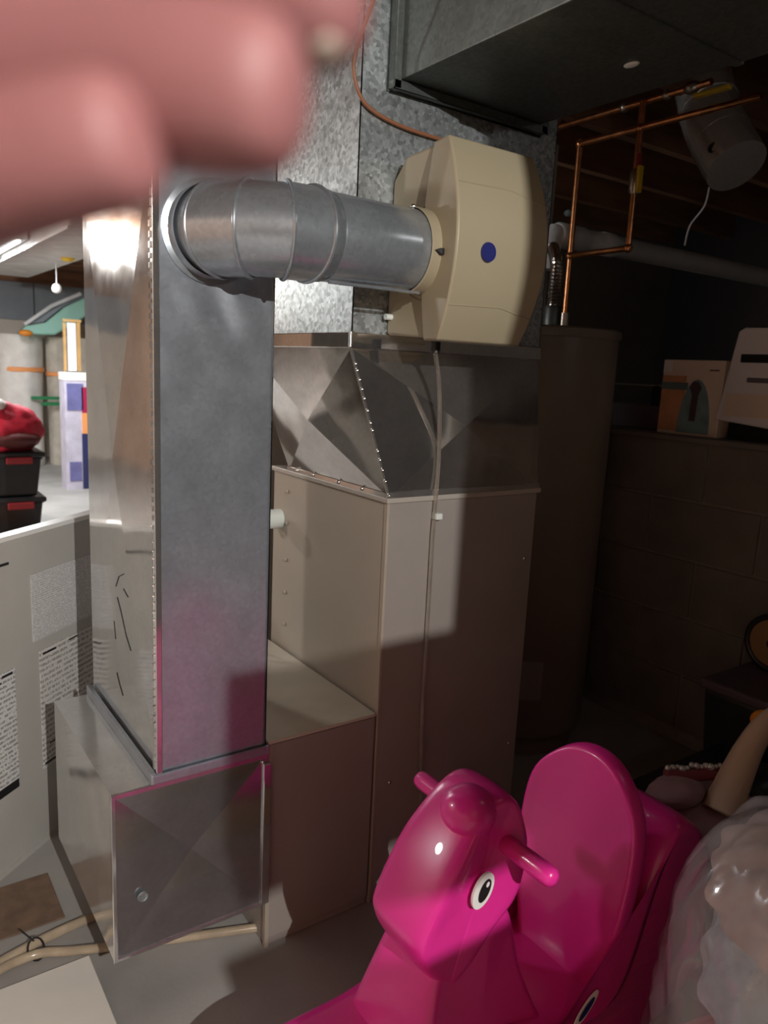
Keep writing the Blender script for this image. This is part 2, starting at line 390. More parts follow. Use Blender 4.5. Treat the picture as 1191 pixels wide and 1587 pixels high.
MB().lathe([(.024, FX0 - .06), (.026, FX0 - .058), (.026, FX0 + .004)], (0, 1.80, .84), 'X', 20).build('drain_stub', 'pvc_white', fu, smooth=True)
for zz, xx in ((.30, .985), (.80, 1.37), (.30, 1.37)):
    MB().ball((xx, Y0 - .001, zz), (.004, .003, .004), 8, 6).build('screw', 'screw_metal', fu, smooth=True)

rc = thing('return_air_cabinet', (.80, 1.6, 0), 'low tan return air cabinet between the metal duct boot and the furnace', 'cabinet')
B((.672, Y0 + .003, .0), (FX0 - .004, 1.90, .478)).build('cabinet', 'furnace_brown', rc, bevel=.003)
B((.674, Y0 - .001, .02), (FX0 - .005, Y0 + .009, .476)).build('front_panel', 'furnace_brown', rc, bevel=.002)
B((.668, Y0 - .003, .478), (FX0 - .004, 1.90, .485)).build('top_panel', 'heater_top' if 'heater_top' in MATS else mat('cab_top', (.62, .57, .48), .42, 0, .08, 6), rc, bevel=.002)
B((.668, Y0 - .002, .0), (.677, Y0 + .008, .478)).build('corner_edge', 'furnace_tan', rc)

ct = tag(B((.70, 1.72, .485), (.80, 1.83, .503)).build('control_box', 'black_plastic', bevel=.003), 'small flat black box lying on the low cabinet top behind the duct', 'box')
tag(MB().tube(smooth_path([(.78, 1.80, .503), (.80, 1.83, .53), (.83, 1.835, .556), (.845, 1.83, .53), (.835, 1.82, .50), (.80, 1.86, .491)]), .0045, 8).build('white_cable', 'pvc_white', smooth=True), 'loop of thin white cable beside the flat black box', 'cable')

# ============================================================ BYPASS DUCT (riser + boot)
DX0, DX1, DYB, DZ0, DZ1 = .437, .662, 1.755, .478, 1.62
bd = thing('bypass_duct', (.55, 1.53, .10), 'shiny galvanised upright duct on a box boot, wearing a round side elbow', 'duct')
nx_, nz_ = 28, 110; mb = MB(); vs = []; fs = []
for i in range(nz_ + 1):
    for j in range(nx_ + 1):
        x = DX0 + (DX1 - DX0) * j / nx_; z = DZ0 + (DZ1 - DZ0) * i / nz_
        g = math.exp(-((x - .575) / .075) ** 2 - ((z - 1.345) / .065) ** 2) * min(1, j / 4, (nx_ - j) / 4)
        vs.append((x, Y0 - .004 * g * math.sin((x - .5) * 62 + (z - 1.3) * 38), z))     # the sheet is buckled under the elbow
for i in range(nz_):
    for j in range(nx_): a = i * (nx_ + 1) + j; fs.append((a, a + 1, a + nx_ + 2, a + nx_ + 1))
mb.add(vs, fs); o = mb.build('front_panel', 'galv_shiny', bd, smooth='all', fix=False)
md = o.modifiers.new('solid', 'SOLIDIFY'); md.thickness = .0015; md.offset = -1
MB().sheet([(DX0, DYB, DZ0), (DX0, Y0, DZ0), (DX0, Y0, DZ1), (DX0, DYB, DZ1)], .002, .010).build('side_panel', 'galv_side', bd)
MB().sheet([(DX1, Y0, DZ0), (DX1, DYB, DZ0), (DX1, DYB, DZ1), (DX1, Y0, DZ1)], .002, .003).build('side_panel', 'galv_side', bd)
MB().sheet([(DX1, DYB, DZ0), (DX0, DYB, DZ0), (DX0, DYB, DZ1), (DX1, DYB, DZ1)], .002, .003).build('back_panel', 'galv_shiny', bd)
MB().sheet([(DX0, Y0, DZ1), (DX1, Y0, DZ1), (DX1, DYB, DZ1), (DX0, DYB, DZ1)], .002, .003).build('end_cap', 'galv_shiny', bd)
B((DX0 - .003, Y0 - .004, DZ0), (DX0 + .009, Y0 + .010, DZ1)).build('corner_seam', 'galv_side', bd, bevel=.0015)
# marker scribbles low on the side panel
def onside(px, py):
    p = atX(px, py, DX0); u = abs(2 * (p.y - (Y0 + DYB) / 2) / (DYB - Y0)); v = abs(2 * (p.z - (DZ0 + DZ1) / 2) / (DZ1 - DZ0))
    return Vector((DX0 - .010 * (1 - max(u, v)) - .0004, p.y, p.z))
for st in ([(184, 908), (189, 893), (197, 889)], [(186, 925), (192, 950), (199, 985), (206, 1008)], [(180, 962), (182, 990)], [(183, 1042), (187, 1060), (192, 1078)], [(196, 912), (203, 925)]):
    MB().tube([onside(*q) for q in st], .0010, 5).build('marker_scribble', 'black_plastic', bd)
# hammered lock seam along the left front corner
mb = MB(); z = DZ0 + .01
while z < DZ1:
    mb.box((DX0 - .0055, Y0 + .003, z), (DX0 - .001, Y0 + .010, z + random.uniform(.008, .013))); z += .0165
o = mb.build('lock_seam', 'galv_side', bd); o['kind'] = 'stuff'
# boot
BX0, BX1, BZ0, BZ1, BYB = .35, .668, .115, .462, 1.76
MB().sheet([(BX0, Y0 - .004, BZ0), (BX1, Y0 - .004, BZ0), (BX1, Y0 - .004, BZ1), (BX0, Y0 - .004, BZ1)], .002, -.018).build('boot_front', 'galv_face', bd)
MB().sheet([(BX0, BYB, BZ0), (BX0, Y0 - .004, BZ0), (BX0, Y0 - .004, BZ1), (BX0, BYB, BZ1)], .002, .004).build('boot_side', 'galv_boot', bd)
MB().sheet([(BX1, BYB, BZ0), (BX0, BYB, BZ0), (BX0, BYB, BZ1), (BX1, BYB, BZ1)], .002, .003).build('boot_back', 'galv_side', bd)
MB().sheet([(BX0, Y0 - .004, BZ1), (BX1, Y0 - .004, BZ1), (BX1, BYB, BZ1), (BX0, BYB, BZ1)], .002, .002).build('boot_top', 'galv_boot', bd)
MB().sheet([(BX0, BYB, BZ0), (BX1, BYB, BZ0), (BX1, Y0 - .004, BZ0), (BX0, Y0 - .004, BZ0)], .002, .002).build('boot_bottom', 'galv_side', bd)
mb = MB(); t_ = .010
mb.box((BX0 - .002, Y0 - .007, BZ1 - t_), (BX1, Y0 - .002, BZ1 + .002)).box((BX0 - .002, Y0 - .007, BZ0 - .002), (BX1, Y0 - .002, BZ0 + t_ * .6)).box((BX0 - .002, Y0 - .008, BZ0), (BX0 + .007, Y0 - .002, BZ1))
mb.build('boot_edge', 'galv_side', bd, bevel=.0015)
B((BX1 - .014, Y0 - .011, BZ0 + .002), (BX1 + .004, Y0 - .002, BZ1 - .02)).build('drive_cleat', 'rim_grey' if 'rim_grey' in MATS else 'galv_side', bd, bevel=.002)
mb = MB()
mb.box((DX0 - .012, Y0 - .008, BZ1 + .001), (DX1 + .006, Y0 - .001, DZ0 + .002)).box((DX0 - .014, Y0 - .006, BZ1 + .001), (DX0 - .004, DYB + .01, DZ0 + .006))
mb.build('collar_flange', 'galv_shiny', bd, bevel=.0015)
MB().lathe([(.0095, -.0035), (.0105, -.001), (.0, 0)], (.405, Y0 - .004, .235), 'Y', 16, caps=False).build('plug_dent', 'galv_dull', bd, smooth=True)

# round elbow and pipe between duct and humidifier
PX, PZ, PYA, PR = .537, 1.466, 1.183, .0755
bp = thing('bypass_pipe', (.70, 1.18, 1.40), 'round galvanised pipe with a jointed elbow running from the duct to the humidifier', 'pipe')
MB().lathe([(PR + .012, 0), (PR + .012, -.004), (PR + .003, -.006), (PR + .002, -.03)], (PX, Y0, PZ), 'Y', 40, caps=False).build('start_collar', 'galv_pipe', bp, smooth=True)
cen = Vector((PX + .115, PYA + .0, PZ)); rad = .115
cen = Vector((PX + .115, Y0 - .008, PZ))
# path: from the duct face straight out, then bend towards +X
cen = Vector((PX + .112, PYA + .112, PZ)); rad = .112
def ring(p, t, r, n=40):
    up = Vector((0, 0, 1)); si = t.cross(up).normalized()
    return [p + r * (math.cos(a) * up + math.sin(a) * si) for a in [2 * math.pi * j / n for j in range(n)]]
def bend(a): # a 0..90
    a = R(a); p = cen + Vector((-math.cos(a), -math.sin(a), 0)) * rad; t = Vector((math.sin(a), -math.cos(a), 0)); return p, t
cuts = [-8, 16, 45, 74, 96]
def gore(p0, n0, p1, n1, r, name, mm='galv_pipe'):
    # a straight cylinder along the chord, both ends cut on the mitre planes
    d = (p1 - p0).normalized(); up = Vector((0, 0, 1)); si = d.cross(up).normalized(); N_ = 40; vs = []
    for (p, nn) in ((p0, n0), (p1, n1)):
        for j in range(N_):
            a = 2 * math.pi * j / N_; q = p + r * (math.cos(a) * up + math.sin(a) * si); q -= d * ((q - p).dot(nn) / d.dot(nn)); vs.append(q)
    m = MB(); m.add(vs, [(j, (j + 1) % N_, N_ + (j + 1) % N_, N_ + j) for j in range(N_)]); return m.build(name, mm, bp, smooth=True, fix=True)
for i in range(4):
    (p0, n0), (p1, n1) = bend(cuts[i]), bend(cuts[i + 1]); gore(p0, n0, p1, n1, PR + .0015 * (i % 2), 'elbow_gore')
for a_ in cuts:
    p, t = bend(a_); rg = ring(p, t, PR + .0022); MB().tube(rg, .0034, 8, closed=True).build('elbow_bead', 'galv_pipe', bp, smooth=True)
xe = bend(96)[0].x
MB().lathe([(PR, xe - .005), (PR, xe + .022), (PR - .003, xe + .026), (PR - .0035, xe + .05)], (0, PYA, PZ), 'X', 40, caps=False).build('crimp_collar', 'galv_pipe', bp, smooth=True)
MB().lathe([(PR - .003, xe + .03), (PR - .002, xe + .034), (PR - .003, .80), (PR - .003, .888)], (0, PYA, PZ + .0), 'X', 48, caps=False).build('straight_pipe', 'galv_pipe', bp, smooth=True)
MB().tube([(xe + .03, PYA - .02, PZ - PR + .0), (.885, PYA - .02, PZ - PR + .0)], .003, 6).build('lap_seam', 'galv_pipe', bp)
for zz in (PZ + PR - .001,):
    MB().ball((.868, PYA - .012, zz), .005, 8, 6).build('screw', 'screw_metal', bp, smooth=True)

# ============================================================ SUPPLY PLENUM
QX0, QX1, QZ0, QZ1, QYB = .832, 1.362, 1.315, 2.10, 1.78
sp = thing('supply_plenum', (1.1, 1.54, FZ), 'mottled grey galvanised plenum with a tapering shiny crease-folded base on the furnace', 'plenum')
MB().sheet([(QX0, Y0, QZ0), (QX1, Y0, QZ0), (QX1, Y0, QZ1), (QX0, Y0, QZ1)], .002).build('front_panel', 'galv_dull', sp)
MB().sheet([(QX0, QYB, QZ0), (QX0, Y0, QZ0), (QX0, Y0, QZ1), (QX0, QYB, QZ1)], .002).build('side_panel', 'galv_dull', sp)
MB().sheet([(QX1, Y0, QZ0), (QX1, QYB, QZ0), (QX1, QYB, QZ1), (QX1, Y0, QZ1)], .002).build('side_panel', 'galv_dull', sp)
MB().sheet([(QX1, QYB, QZ0), (QX0, QYB, QZ0), (QX0, QYB, QZ1), (QX1, QYB, QZ1)], .002).build('back_panel', 'galv_dull', sp)
zc0, zc1 = 1.287, 1.318
mb = MB().box((QX0 - .003, Y0 - .004, zc0), (QX1 + .003, Y0 + .004, zc1)).box((QX0 - .004, Y0 - .004, zc0), (QX0 + .004, QYB, zc1))
mb.build('slip_cleat', 'galv_trans', sp, bevel=.002)
B((QX0 - .007, Y0 - .007, zc0), (QX0 + .003, Y0 + .002, zc1 + .002)).build('cleat_end', 'screw_metal', sp, bevel=.002)
ta = [(QX0, Y0, zc0), (QX1, Y0, zc0), (QX1, QYB, zc0), (QX0, QYB, zc0)]
TX0, TX1, TY0, TY1 = FX0 + .003, FX1 - .004, Y0 - .001, 1.755
tb = [(TX0, TY0, FZ), (TX1, TY0, FZ), (TX1, TY1, FZ), (TX0, TY1, FZ)]
for i, nm, bu in ((0, 'taper_front', .016), (1, 'taper_side', .005), (2, 'taper_back', .005), (3, 'taper_side', .020)):
    j = (i + 1) % 4
    MB().sheet([tb[i], tb[j], ta[j], ta[i]], .002, bu).build(nm, 'galv_trans', sp)
a_, b_ = Vector(tb[0]), Vector(ta[0])
MB().tube([a_ + Vector((-.002, -.002, 0)), b_ + Vector((-.002, -.002, 0))], .0035, 6).build('corner_seam', 'galv_side', sp)
for t in (.02, .12, .20, .27, .33, .47, .52, .60, .68, .74, .80, .86, .90):
    MB().ball(a_.lerp(b_, t) + Vector((-.003, -.006, 0)), .0042, 8, 6).build('rivet', 'screw_metal', sp, smooth=True)
mb = MB().box((TX0 - .006, TY0 - .005, FZ), (TX1, TY0 - .001, FZ + .012)).box((TX0 - .007, TY0, FZ), (TX0 - .002, TY1, FZ + .010))
mb.build('base_flange', 'galv_side', sp)
for yy in (1.40, 1.50, 1.62, 1.70):
    MB().ball((TX0 - .007, yy, FZ + .006), .005, 8, 6).build('screw', 'screw_metal', sp, smooth=True)

# trunk duct
td = thing('trunk_duct', (1.1, .3, 1.79), 'large dark grey rectangular trunk duct hanging overhead from the plenum', 'duct')
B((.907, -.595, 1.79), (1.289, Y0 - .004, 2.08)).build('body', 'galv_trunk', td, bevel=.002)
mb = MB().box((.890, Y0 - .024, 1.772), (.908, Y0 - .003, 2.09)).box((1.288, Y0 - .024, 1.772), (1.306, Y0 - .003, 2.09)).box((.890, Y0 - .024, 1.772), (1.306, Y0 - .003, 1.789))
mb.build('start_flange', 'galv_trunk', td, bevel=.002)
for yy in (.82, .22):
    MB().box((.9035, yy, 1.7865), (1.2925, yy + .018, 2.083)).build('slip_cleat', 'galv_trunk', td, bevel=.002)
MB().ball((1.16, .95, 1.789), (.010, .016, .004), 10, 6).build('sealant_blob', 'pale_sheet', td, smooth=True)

# ============================================================ HUMIDIFIER
hu = thing('humidifier', (1.0, 1.2, 1.30), 'cream plastic bypass humidifier with a bulging cover on the plenum front', 'humidifier')
# back case: chamfered box on the plenum
HXL, HXR = .914, 1.108
prof = [(Y0 - .002, 1.317), (Y0 - .002, 1.612), (1.262, 1.652), (1.150, 1.658), (1.140, 1.60), (1.140, 1.36), (1.150, 1.310)]
mb = MB(); n = len(prof); vs = [(HXL, a, b) for a, b in prof] + [(HXR, a, b) for a, b in prof]
mb.add(vs, [tuple(range(n)), tuple(range(2 * n - 1, n - 1, -1))] + [(i, n + i, n + (i + 1) % n, (i + 1) % n) for i in range(n)])
mb.build('case', 'humid_beige', hu, bevel=.006, smooth=True)
# front cover: curved shell
N_ = 14; outer = []; inner = []
for i in range(N_ + 1):
    t = i / N_; z = 1.306 + t * .354; s = 1 - (2 * t - 1) ** 2
    outer.append((1.122 - .058 * s, z)); inner.append((1.150, z))
def side(z):
    t = (z - 1.306) / .354; return .886 + .016 * (2 * t - 1) ** 2
vs = []; 
for (yy, zz) in outer: vs += [(side(zz), yy, zz), (1.112, yy, zz)]
for (yy, zz) in inner: vs += [(side(zz) + .008, yy + .025, zz), (1.112, yy + .025, zz)]
k = N_ + 1; fs = []
for i in range(N_):
    a = 2 * i; b = 2 * (i + 1); c_ = 2 * k
    fs += [(a, a + 1, b + 1, b), (c_ + a, c_ + b, c_ + b + 1, c_ + a + 1), (a, b, c_ + b, c_ + a), (a + 1, c_ + a + 1, c_ + b + 1, b + 1)]
fs += [(0, 2 * k, 2 * k + 1, 1), (2 * N_, 2 * N_ + 1, 2 * k + 2 * N_ + 1, 2 * k + 2 * N_)]
mb = MB(); mb.add(vs, fs); mb.build('cover', 'humid_beige', hu, smooth=True, bevel=.004)
def cov(zz):
    t = (zz - 1.306) / .354; return 1.122 - .058 * (1 - (2 * t - 1) ** 2)
for zz in (1.575, 1.368):
    MB().tube([(side(zz) + .004, cov(zz) - .0002, zz), (1.02, cov(zz + .004) - .0002, zz + .004), (1.108, cov(zz - .01) - .0002, zz - .012)], .0011, 6).build('cover_crease', 'humid_beige', hu)
MB().lathe([(PR - .001, .868), (PR + .001, .870), (PR + .001, .916)], (0, PYA, PZ), 'X', 48, caps=False).build('collar', 'humid_beige', hu, smooth=True)
MB().lathe([(PR + .010, .912), (PR + .010, .916), (PR - .004, .916)], (0, PYA, PZ), 'X', 48, caps=False).build('collar_rim', 'humid_beige', hu, smooth=True)
p = atY(757, 391, cov(1.48)); 
MB().lathe([(.0165, .003), (.0175, 0), (.0165, -.003)], (p.x, cov(p.z) - .001, p.z), 'Y', 28).build('badge', 'navy', hu, smooth=True)
q = Vector((.888, PYA - PR - .001, 1.458))
MB().add([(.872, q.y - .004, q.z + .002), (.884, q.y - .007, q.z - .005), (.902, q.y - .007, q.z - .005), (.902, q.y - .007, q.z + .006), (.884, q.y - .007, q.z + .006),
          (.872, q.y + .001, q.z + .002), (.884, q.y + .004, q.z - .006), (.902, q.y + .004, q.z - .006), (.902, q.y + .004, q.z + .007), (.884, q.y + .004, q.z + .007)],
         [(0, 1, 4), (1, 2, 3, 4), (5, 9, 6), (6, 9, 8, 7), (0, 5, 6, 1), (1, 6, 7, 2), (2, 7, 8, 3), (3, 8, 9, 4), (4, 9, 5, 0)]).build('damper_knob', 'black', hu, bevel=.001)
MB().lathe([(.010, 1.285), (.010, 1.312)], (.962, 1.20, 0), 'Z', 14).build('drain_nipple', 'black', hu, smooth=True)
MB().lathe([(.006, -.01), (.006, .008)], (.909, Y0 - .018, 1.352), 'X', 12).build('side_clip', 'pvc_white', hu)

p0 = Vector((.962, 1.20, 1.285))
pts = [p0, atY(681, 600, 1.235), atY(681, 690, 1.285), atY(676, 770, 1.296), atY(671, 830, 1.296), atY(664, 950, 1.296), atY(655, 1100, 1.296), atY(652, 1250, 1.294), atY(650, 1390, 1.285), (1.06, 1.20, .012), (1.00, 1.12, .012)]
tg = thing('drain_tube', (1.0, 1.29, .0), 'thin clear drain tube hanging from the humidifier down the furnace front', 'tube')
MB().tube(smooth_path(pts, 8), .0048, 10).build('tube', 'tube_clear', tg, smooth=True)
c_ = atY(678, 800, 1.294)
B((c_.x - .008, c_.y - .009, c_.z - .007), (c_.x + .009, Y0, c_.z + .007)).build('clip', 'pvc_white', tg, bevel=.002)
MB().ball((c_.x + .011, Y0 - .006, c_.z), .0045, 8, 6).build('screw', 'screw_metal', tg, smooth=True)

yc = 1.292
pts = [atY(590, -30, 1.22), atY(572, 20, 1.25), atY(553, 75, 1.285), atY(549, 115, 1.293), atY(566, 160, 1.296), atY(610, 190, 1.296), atY(670, 212, 1.296), atY(730, 227, 1.294), atY(770, 231, 1.27), atY(790, 245, 1.225), atY(794, 268, 1.165)]
pts[-1] = Vector((1.075, 1.158, 1.655))
tag(MB().tube(smooth_path(pts, 6), .0036, 8).build('power_cable', 'cable_brown', smooth=True), 'thin brown cable looping down the plenum to the humidifier top', 'cable')

# ============================================================ WATER HEATER
wh = thing('water_heater', (1.90, 1.80, 0), 'tall round tan water heater tank standing behind the furnace', 'water heater')
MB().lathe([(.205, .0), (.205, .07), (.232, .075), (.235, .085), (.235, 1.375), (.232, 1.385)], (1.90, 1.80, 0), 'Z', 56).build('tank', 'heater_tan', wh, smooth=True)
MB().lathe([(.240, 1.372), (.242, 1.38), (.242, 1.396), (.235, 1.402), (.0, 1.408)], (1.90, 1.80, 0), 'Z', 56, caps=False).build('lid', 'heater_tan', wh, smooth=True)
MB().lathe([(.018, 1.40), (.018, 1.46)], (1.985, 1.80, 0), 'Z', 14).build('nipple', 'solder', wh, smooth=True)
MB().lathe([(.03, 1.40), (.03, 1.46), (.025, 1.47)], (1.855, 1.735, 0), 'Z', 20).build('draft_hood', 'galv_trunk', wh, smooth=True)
mb = MB(); a0, a1 = -2.42, -2.02; vs = []
for i in range(9):
    a = a0 + (a1 - a0) * i / 8
    for (r, z) in ((.2365, .21), (.2365, .34)): vs.append((1.90 + r * math.cos(a), 1.80 + r * math.sin(a), z))
mb.add(vs, [(2 * i, 2 * i + 2, 2 * i + 3, 2 * i + 1) for i in range(8)]); o = mb.build('access_cover', 'furnace_brown', wh); 
md = o.modifiers.new('solid', 'SOLIDIFY'); md.thickness = .004

# copper pipes
cp = thing('copper_water_line', (1.985, 1.80, 1.44), 'copper water line rising from the heater to the joists with a yellow-handled valve', 'pipe')
A0 = Vector((1.985, 1.80, 1.46)); A1 = Vector((1.985, 1.80, 1.985)); B0 = Vector((1.985, 1.57, 1.645)); B1 = Vector((1.985, 1.57, 2.06))
MB().tube([A0, A1], .0095, 12).build('riser_pipe', 'copper', cp, smooth=True)
MB().tube([(A0.x, A0.y, 1.642), B0], .0095, 12).build('branch_pipe', 'copper', cp, smooth=True)
MB().tube([B0, B1], .0095, 12).build('drop_pipe', 'copper', cp, smooth=True)
MB().tube([A1, (1.985, 1.20, 1.985)], .0095, 12).build('run_pipe', 'copper', cp, smooth=True)
for p in (A1, Vector((A0.x, A0.y, 1.642)), B0, Vector((1.985, 1.57, 1.985))):
    MB().ball(p, .0145, 12, 8).build('fitting', 'copper', cp, smooth=True)
v = MB().lathe([(.012, 1.80), (.017, 1.81), (.017, 1.86), (.012, 1.87)], (1.985, 1.57, 0), 'Z', 14).build('valve', 'solder', cp, smooth=True)
MB().box((1.965, 1.542, 1.80), (1.985, 1.552, 1.875)).build('valve_handle', 'yellow', v, bevel=.002)
B((1.968, 1.553, 1.875), (1.985, 1.561, 1.91)).build('valve_tag', 'red_handle', v)
cq = thing('copper_supply_line', (1.985, 1.6, 2.05), 'higher copper supply line under the joists ending in a yellow lever valve', 'pipe')
MB().tube([(2.00, 1.92, 2.062), (2.00, 1.36, 2.062)], .0095, 12).build('run_pipe', 'copper', cq, smooth=True)
for yy in (1.92, 1.65, 1.50): MB().ball((2.00, yy, 2.062), .014, 12, 8).build('fitting', 'solder', cq, smooth=True)
MB().tube([(2.00, 1.92, 2.062), (2.00, 1.92, 2.13)], .0095, 12).build('stub_pipe', 'copper', cq, smooth=True)
v = MB().ball((2.00, 1.42, 2.062), (.018, .026, .018), 12, 8).build('valve', 'solder', cq, smooth=True)
B((1.99, 1.30, 2.03), (2.01, 1.41, 2.042)).build('lever', 'yellow', v, bevel=.004)

vp = thing('vent_pipe', (2.2, 1.80, 1.69), 'grey plastic pipe running level from above the water heater into the crawl space', 'pipe')
MB().lathe([(.036, 1.975), (.040, 1.98), (.040, 2.10), (.036, 2.105), (.036, 2.20), (.040, 2.205), (.040, 2.26), (.036, 2.265), (.036, 4.4)], (0, 1.86, 1.715), 'X', 24).build('pipe', 'pvc_grey', vp, smooth=True)
MB().tube([(1.99, 1.86, 1.715), (1.965, 1.86, 1.715), (1.955, 1.86, 1.70), (1.955, 1.86, 1.60)], .033, 20).build('elbow', 'pvc_grey', vp, smooth=True)
MB().ball((2.01, 1.845, 1.785), (.016, .016, .012), 10, 6).build('valve_knob', 'print_teal', vp, smooth=True)
pts = [(1.855, 1.735, 1.47), (1.850, 1.73, 1.53), (1.86, 1.74, 1.60), (1.90, 1.80, 1.66)]
sp_ = smooth_path(pts, 14)
tag(MB().tube(sp_, [.017 + .003 * (i % 2) for i in range(len(sp_))], 18).build('flexible_hose', 'flex_alu'), 'short ribbed foil hose glinting beside the plenum above the water heater', 'hose')

rd = thing('round_duct', (2.15, 1.5, 1.9), 'dull grey round elbow duct hanging in the dark under the joists', 'duct')
pth = [atX(1085, 90, 2.30), atX(1098, 165, 2.28), atX(1118, 215, 2.26), atX(1142, 258, 2.24)]
MB().tube(smooth_path(pth, 3), [.085, .086, .087, .088, .089, .09, .09, .09, .09, .088][:10], 28).build('elbow', 'galv_boot', rd, smooth=True)
for p, d_ in ((pth[1], pth[2] - pth[1]), (pth[2], pth[3] - pth[1])):
    d_ = d_.normalized(); MB().tube([p - d_ * .006, p + d_ * .006], .0905, 28).build('seam_band', 'galv_boot', rd, smooth=True)
hd_ = ray(1106, 229).normalized(); ax_ = (pth[2] - pth[1]).normalized(); w0 = CAM_LOC - pth[1]
k_ = hd_.dot(ax_); tt = (k_ * w0.dot(ax_) - w0.dot(hd_)) / (1 - k_ * k_); ca = CAM_LOC + hd_ * tt; pa = pth[1] + ax_ * ((ca - pth[1]).dot(ax_))
miss = (ca - pa).length; hq = ca - hd_ * (math.sqrt(max(0, .0885 ** 2 - miss ** 2)) / math.sqrt(1 - k_ * k_))
hn = hq - pth[1]; hn = (hn - ax_ * hn.dot(ax_)).normalized()
MB().tube([hq - hn * .02, hq + hn * .0025], .016, 18).build('damper_hole', 'black', rd)
tag(MB().tube(smooth_path([atX(1100, 290, 2.3), atX(1092, 320, 2.32), atX(1070, 350, 2.35), atX(1062, 380, 2.38)], 5), .003, 6).build('hanging_wire', 'pvc_grey'), 'thin pale wire dangling below the grey round elbow duct', 'wire')

# ============================================================ LEDGE ITEMS
cb = thing('picture_carton', (2.48, 1.58, 1.072), 'small carton printed with a standing figure on the block wall ledge', 'box')
cz0, cz1 = 1.072, 1.330
B((2.41, 1.462, cz0), (2.53, 1.696, cz1)).build('carton', 'print_cream', cb, bevel=.002)
B((2.408, 1.600, cz0 + .012), (2.411, 1.694, cz1 - .055)).build('orange_print', 'print_orange', cb)
B((2.4072, 1.590, cz0 + .155), (2.4085, 1.695, cz0 + .180)).build('teal_band', 'print_teal', cb)
B((2.4085, 1.662, cz1 - .045), (2.4105, 1.695, cz1 - .002)).build('lit_corner', 'white_card', cb)  # white piece: the carton's lit corner put into the colour
def flat(pts, x, t, nm, m, par):
    n = len(pts); mb = MB(); mb.add([(x, a, b) for a, b in pts] + [(x + t, a, b) for a, b in pts], [tuple(range(n)), tuple(range(2 * n - 1, n - 1, -1))] + [(i, (i + 1) % n, n + (i + 1) % n, n + i) for i in range(n)]); return mb.build(nm, m, par)
arc = [(1.555 + .062 * math.cos(R(a)), cz0 + .008 + .185 * math.sin(R(a))) for a in range(0, 181, 15)]
flat(arc, 2.4066, .003, 'arched_picture', 'print_field', cb)
flat([(1.572, cz0 + .05), (1.548, cz0 + .05), (1.545, cz0 + .14), (1.535, cz0 + .165), (1.55, cz0 + .185), (1.57, cz0 + .185), (1.582, cz0 + .165), (1.57, cz0 + .14)], 2.4055, .002, 'figure_print', 'print_figure', cb)
B((2.4085, 1.48, cz1 - .035), (2.4105, 1.515, cz1 - .031)).build('caption_line', 'print_figure', cb)
tp = thing('tapered_carton', (2.5, 1.32, 1.072), 'pale tapering carton with dark slots at the right end of the ledge', 'box')
pl = [(1.47, 1.135), (1.12, 1.105), (1.12, 1.43), (1.405, 1.436), (1.425, 1.425)]
n = len(pl); mb = MB(); mb.add([(2.40, a, b) for a, b in pl] + [(2.56, a, b) for a, b in pl], [tuple(range(n)), tuple(range(2 * n - 1, n - 1, -1))] + [(i, (i + 1) % n, n + (i + 1) % n, n + i) for i in range(n)])
mb.build('carton', 'carton_white', tp, bevel=.006)
B((2.397, 1.12, 1.325), (2.402, 1.405, 1.352)).build('slot', 'black', tp, bevel=.003)
B((2.397, 1.12, 1.262), (2.402, 1.375, 1.278)).build('slot', 'carton_grey', tp, bevel=.003)
B((2.398, 1.15, 1.150), (2.4015, 1.44, 1.225)).build('lower_print', 'print_cream', tp)
B((2.42, 1.15, 1.072), (2.55, 1.43, 1.135)).build('foot', 'black', tp)
tag(B((2.46, 1.71, 1.072), (2.62, 1.95, 1.165)).build('dark_bin', 'print_figure', bevel=.006), 'low dark bin on the ledge between the water heater and the carton', 'bin')
tag(MB().tube([(2.44, 1.96, 1.236), (2.44, 1.72, 1.236)], .0035, 8).build('thin_rod', 'screw_metal', smooth=True), 'thin shiny rod laid level across the dark ledge corner', 'rod')
B((2.43, 1.73, 1.165), (2.47, 1.75, 1.233)).build('rod_rest', 'black', None)
tag(bpy.data.objects['rod_rest'], 'small black rest holding up the thin shiny rod', 'bracket')

# ============================================================ RIGHT EDGE: wheel on black tote
to = thing('black_tote', (2.15, .98, 0), 'tall black tote against the block wall at the right edge', 'bin')
MB().add([(1.98, .78, 0), (2.30, .78, 0), (2.30, 1.10, 0), (1.98, 1.10, 0), (1.955, .755, .40), (2.32, .755, .40), (2.32, 1.125, .40), (1.955, 1.125, .40)],
         [(0, 3, 2, 1), (4, 5, 6, 7), (0, 1, 5, 4), (1, 2, 6, 5), (2, 3, 7, 6), (3, 0, 4, 7)]).build('body', 'black_plastic', to, bevel=.01)
B((1.945, .745, .40), (2.325, 1.135, .43)).build('lid', 'print_figure', to, bevel=.008)
wl = thing('toy_wheel', (2.19, 1.06, .43), 'round brown toy wheel with a dark rim on the black tote', 'wheel')
wc = Vector((2.17, 1.055, .517))
pts = [wc + Vector((0, .078 * math.cos(a), .078 * math.sin(a))) for a in [2 * math.pi * i / 36 for i in range(36)]]
MB().tube(pts, .010, 10, closed=True).build('rim', 'black_plastic', wl, smooth=True)
MB().lathe([(.0, -.006), (.072, -.004), (.072, .004), (.0, .006)], wc, 'X', 32, caps=False).build('disc', 'toy_tan', wl, smooth=True)
MB().lathe([(.014, -.014), (.014, .014)], wc, 'X', 16).build('hub', 'black_plastic', wl)
tag(B((2.14, .93, .43), (2.26, 1.02, .70)).build('black_canister', 'black_plastic', bevel=.02), 'black upright canister behind the brown toy wheel', 'canister')

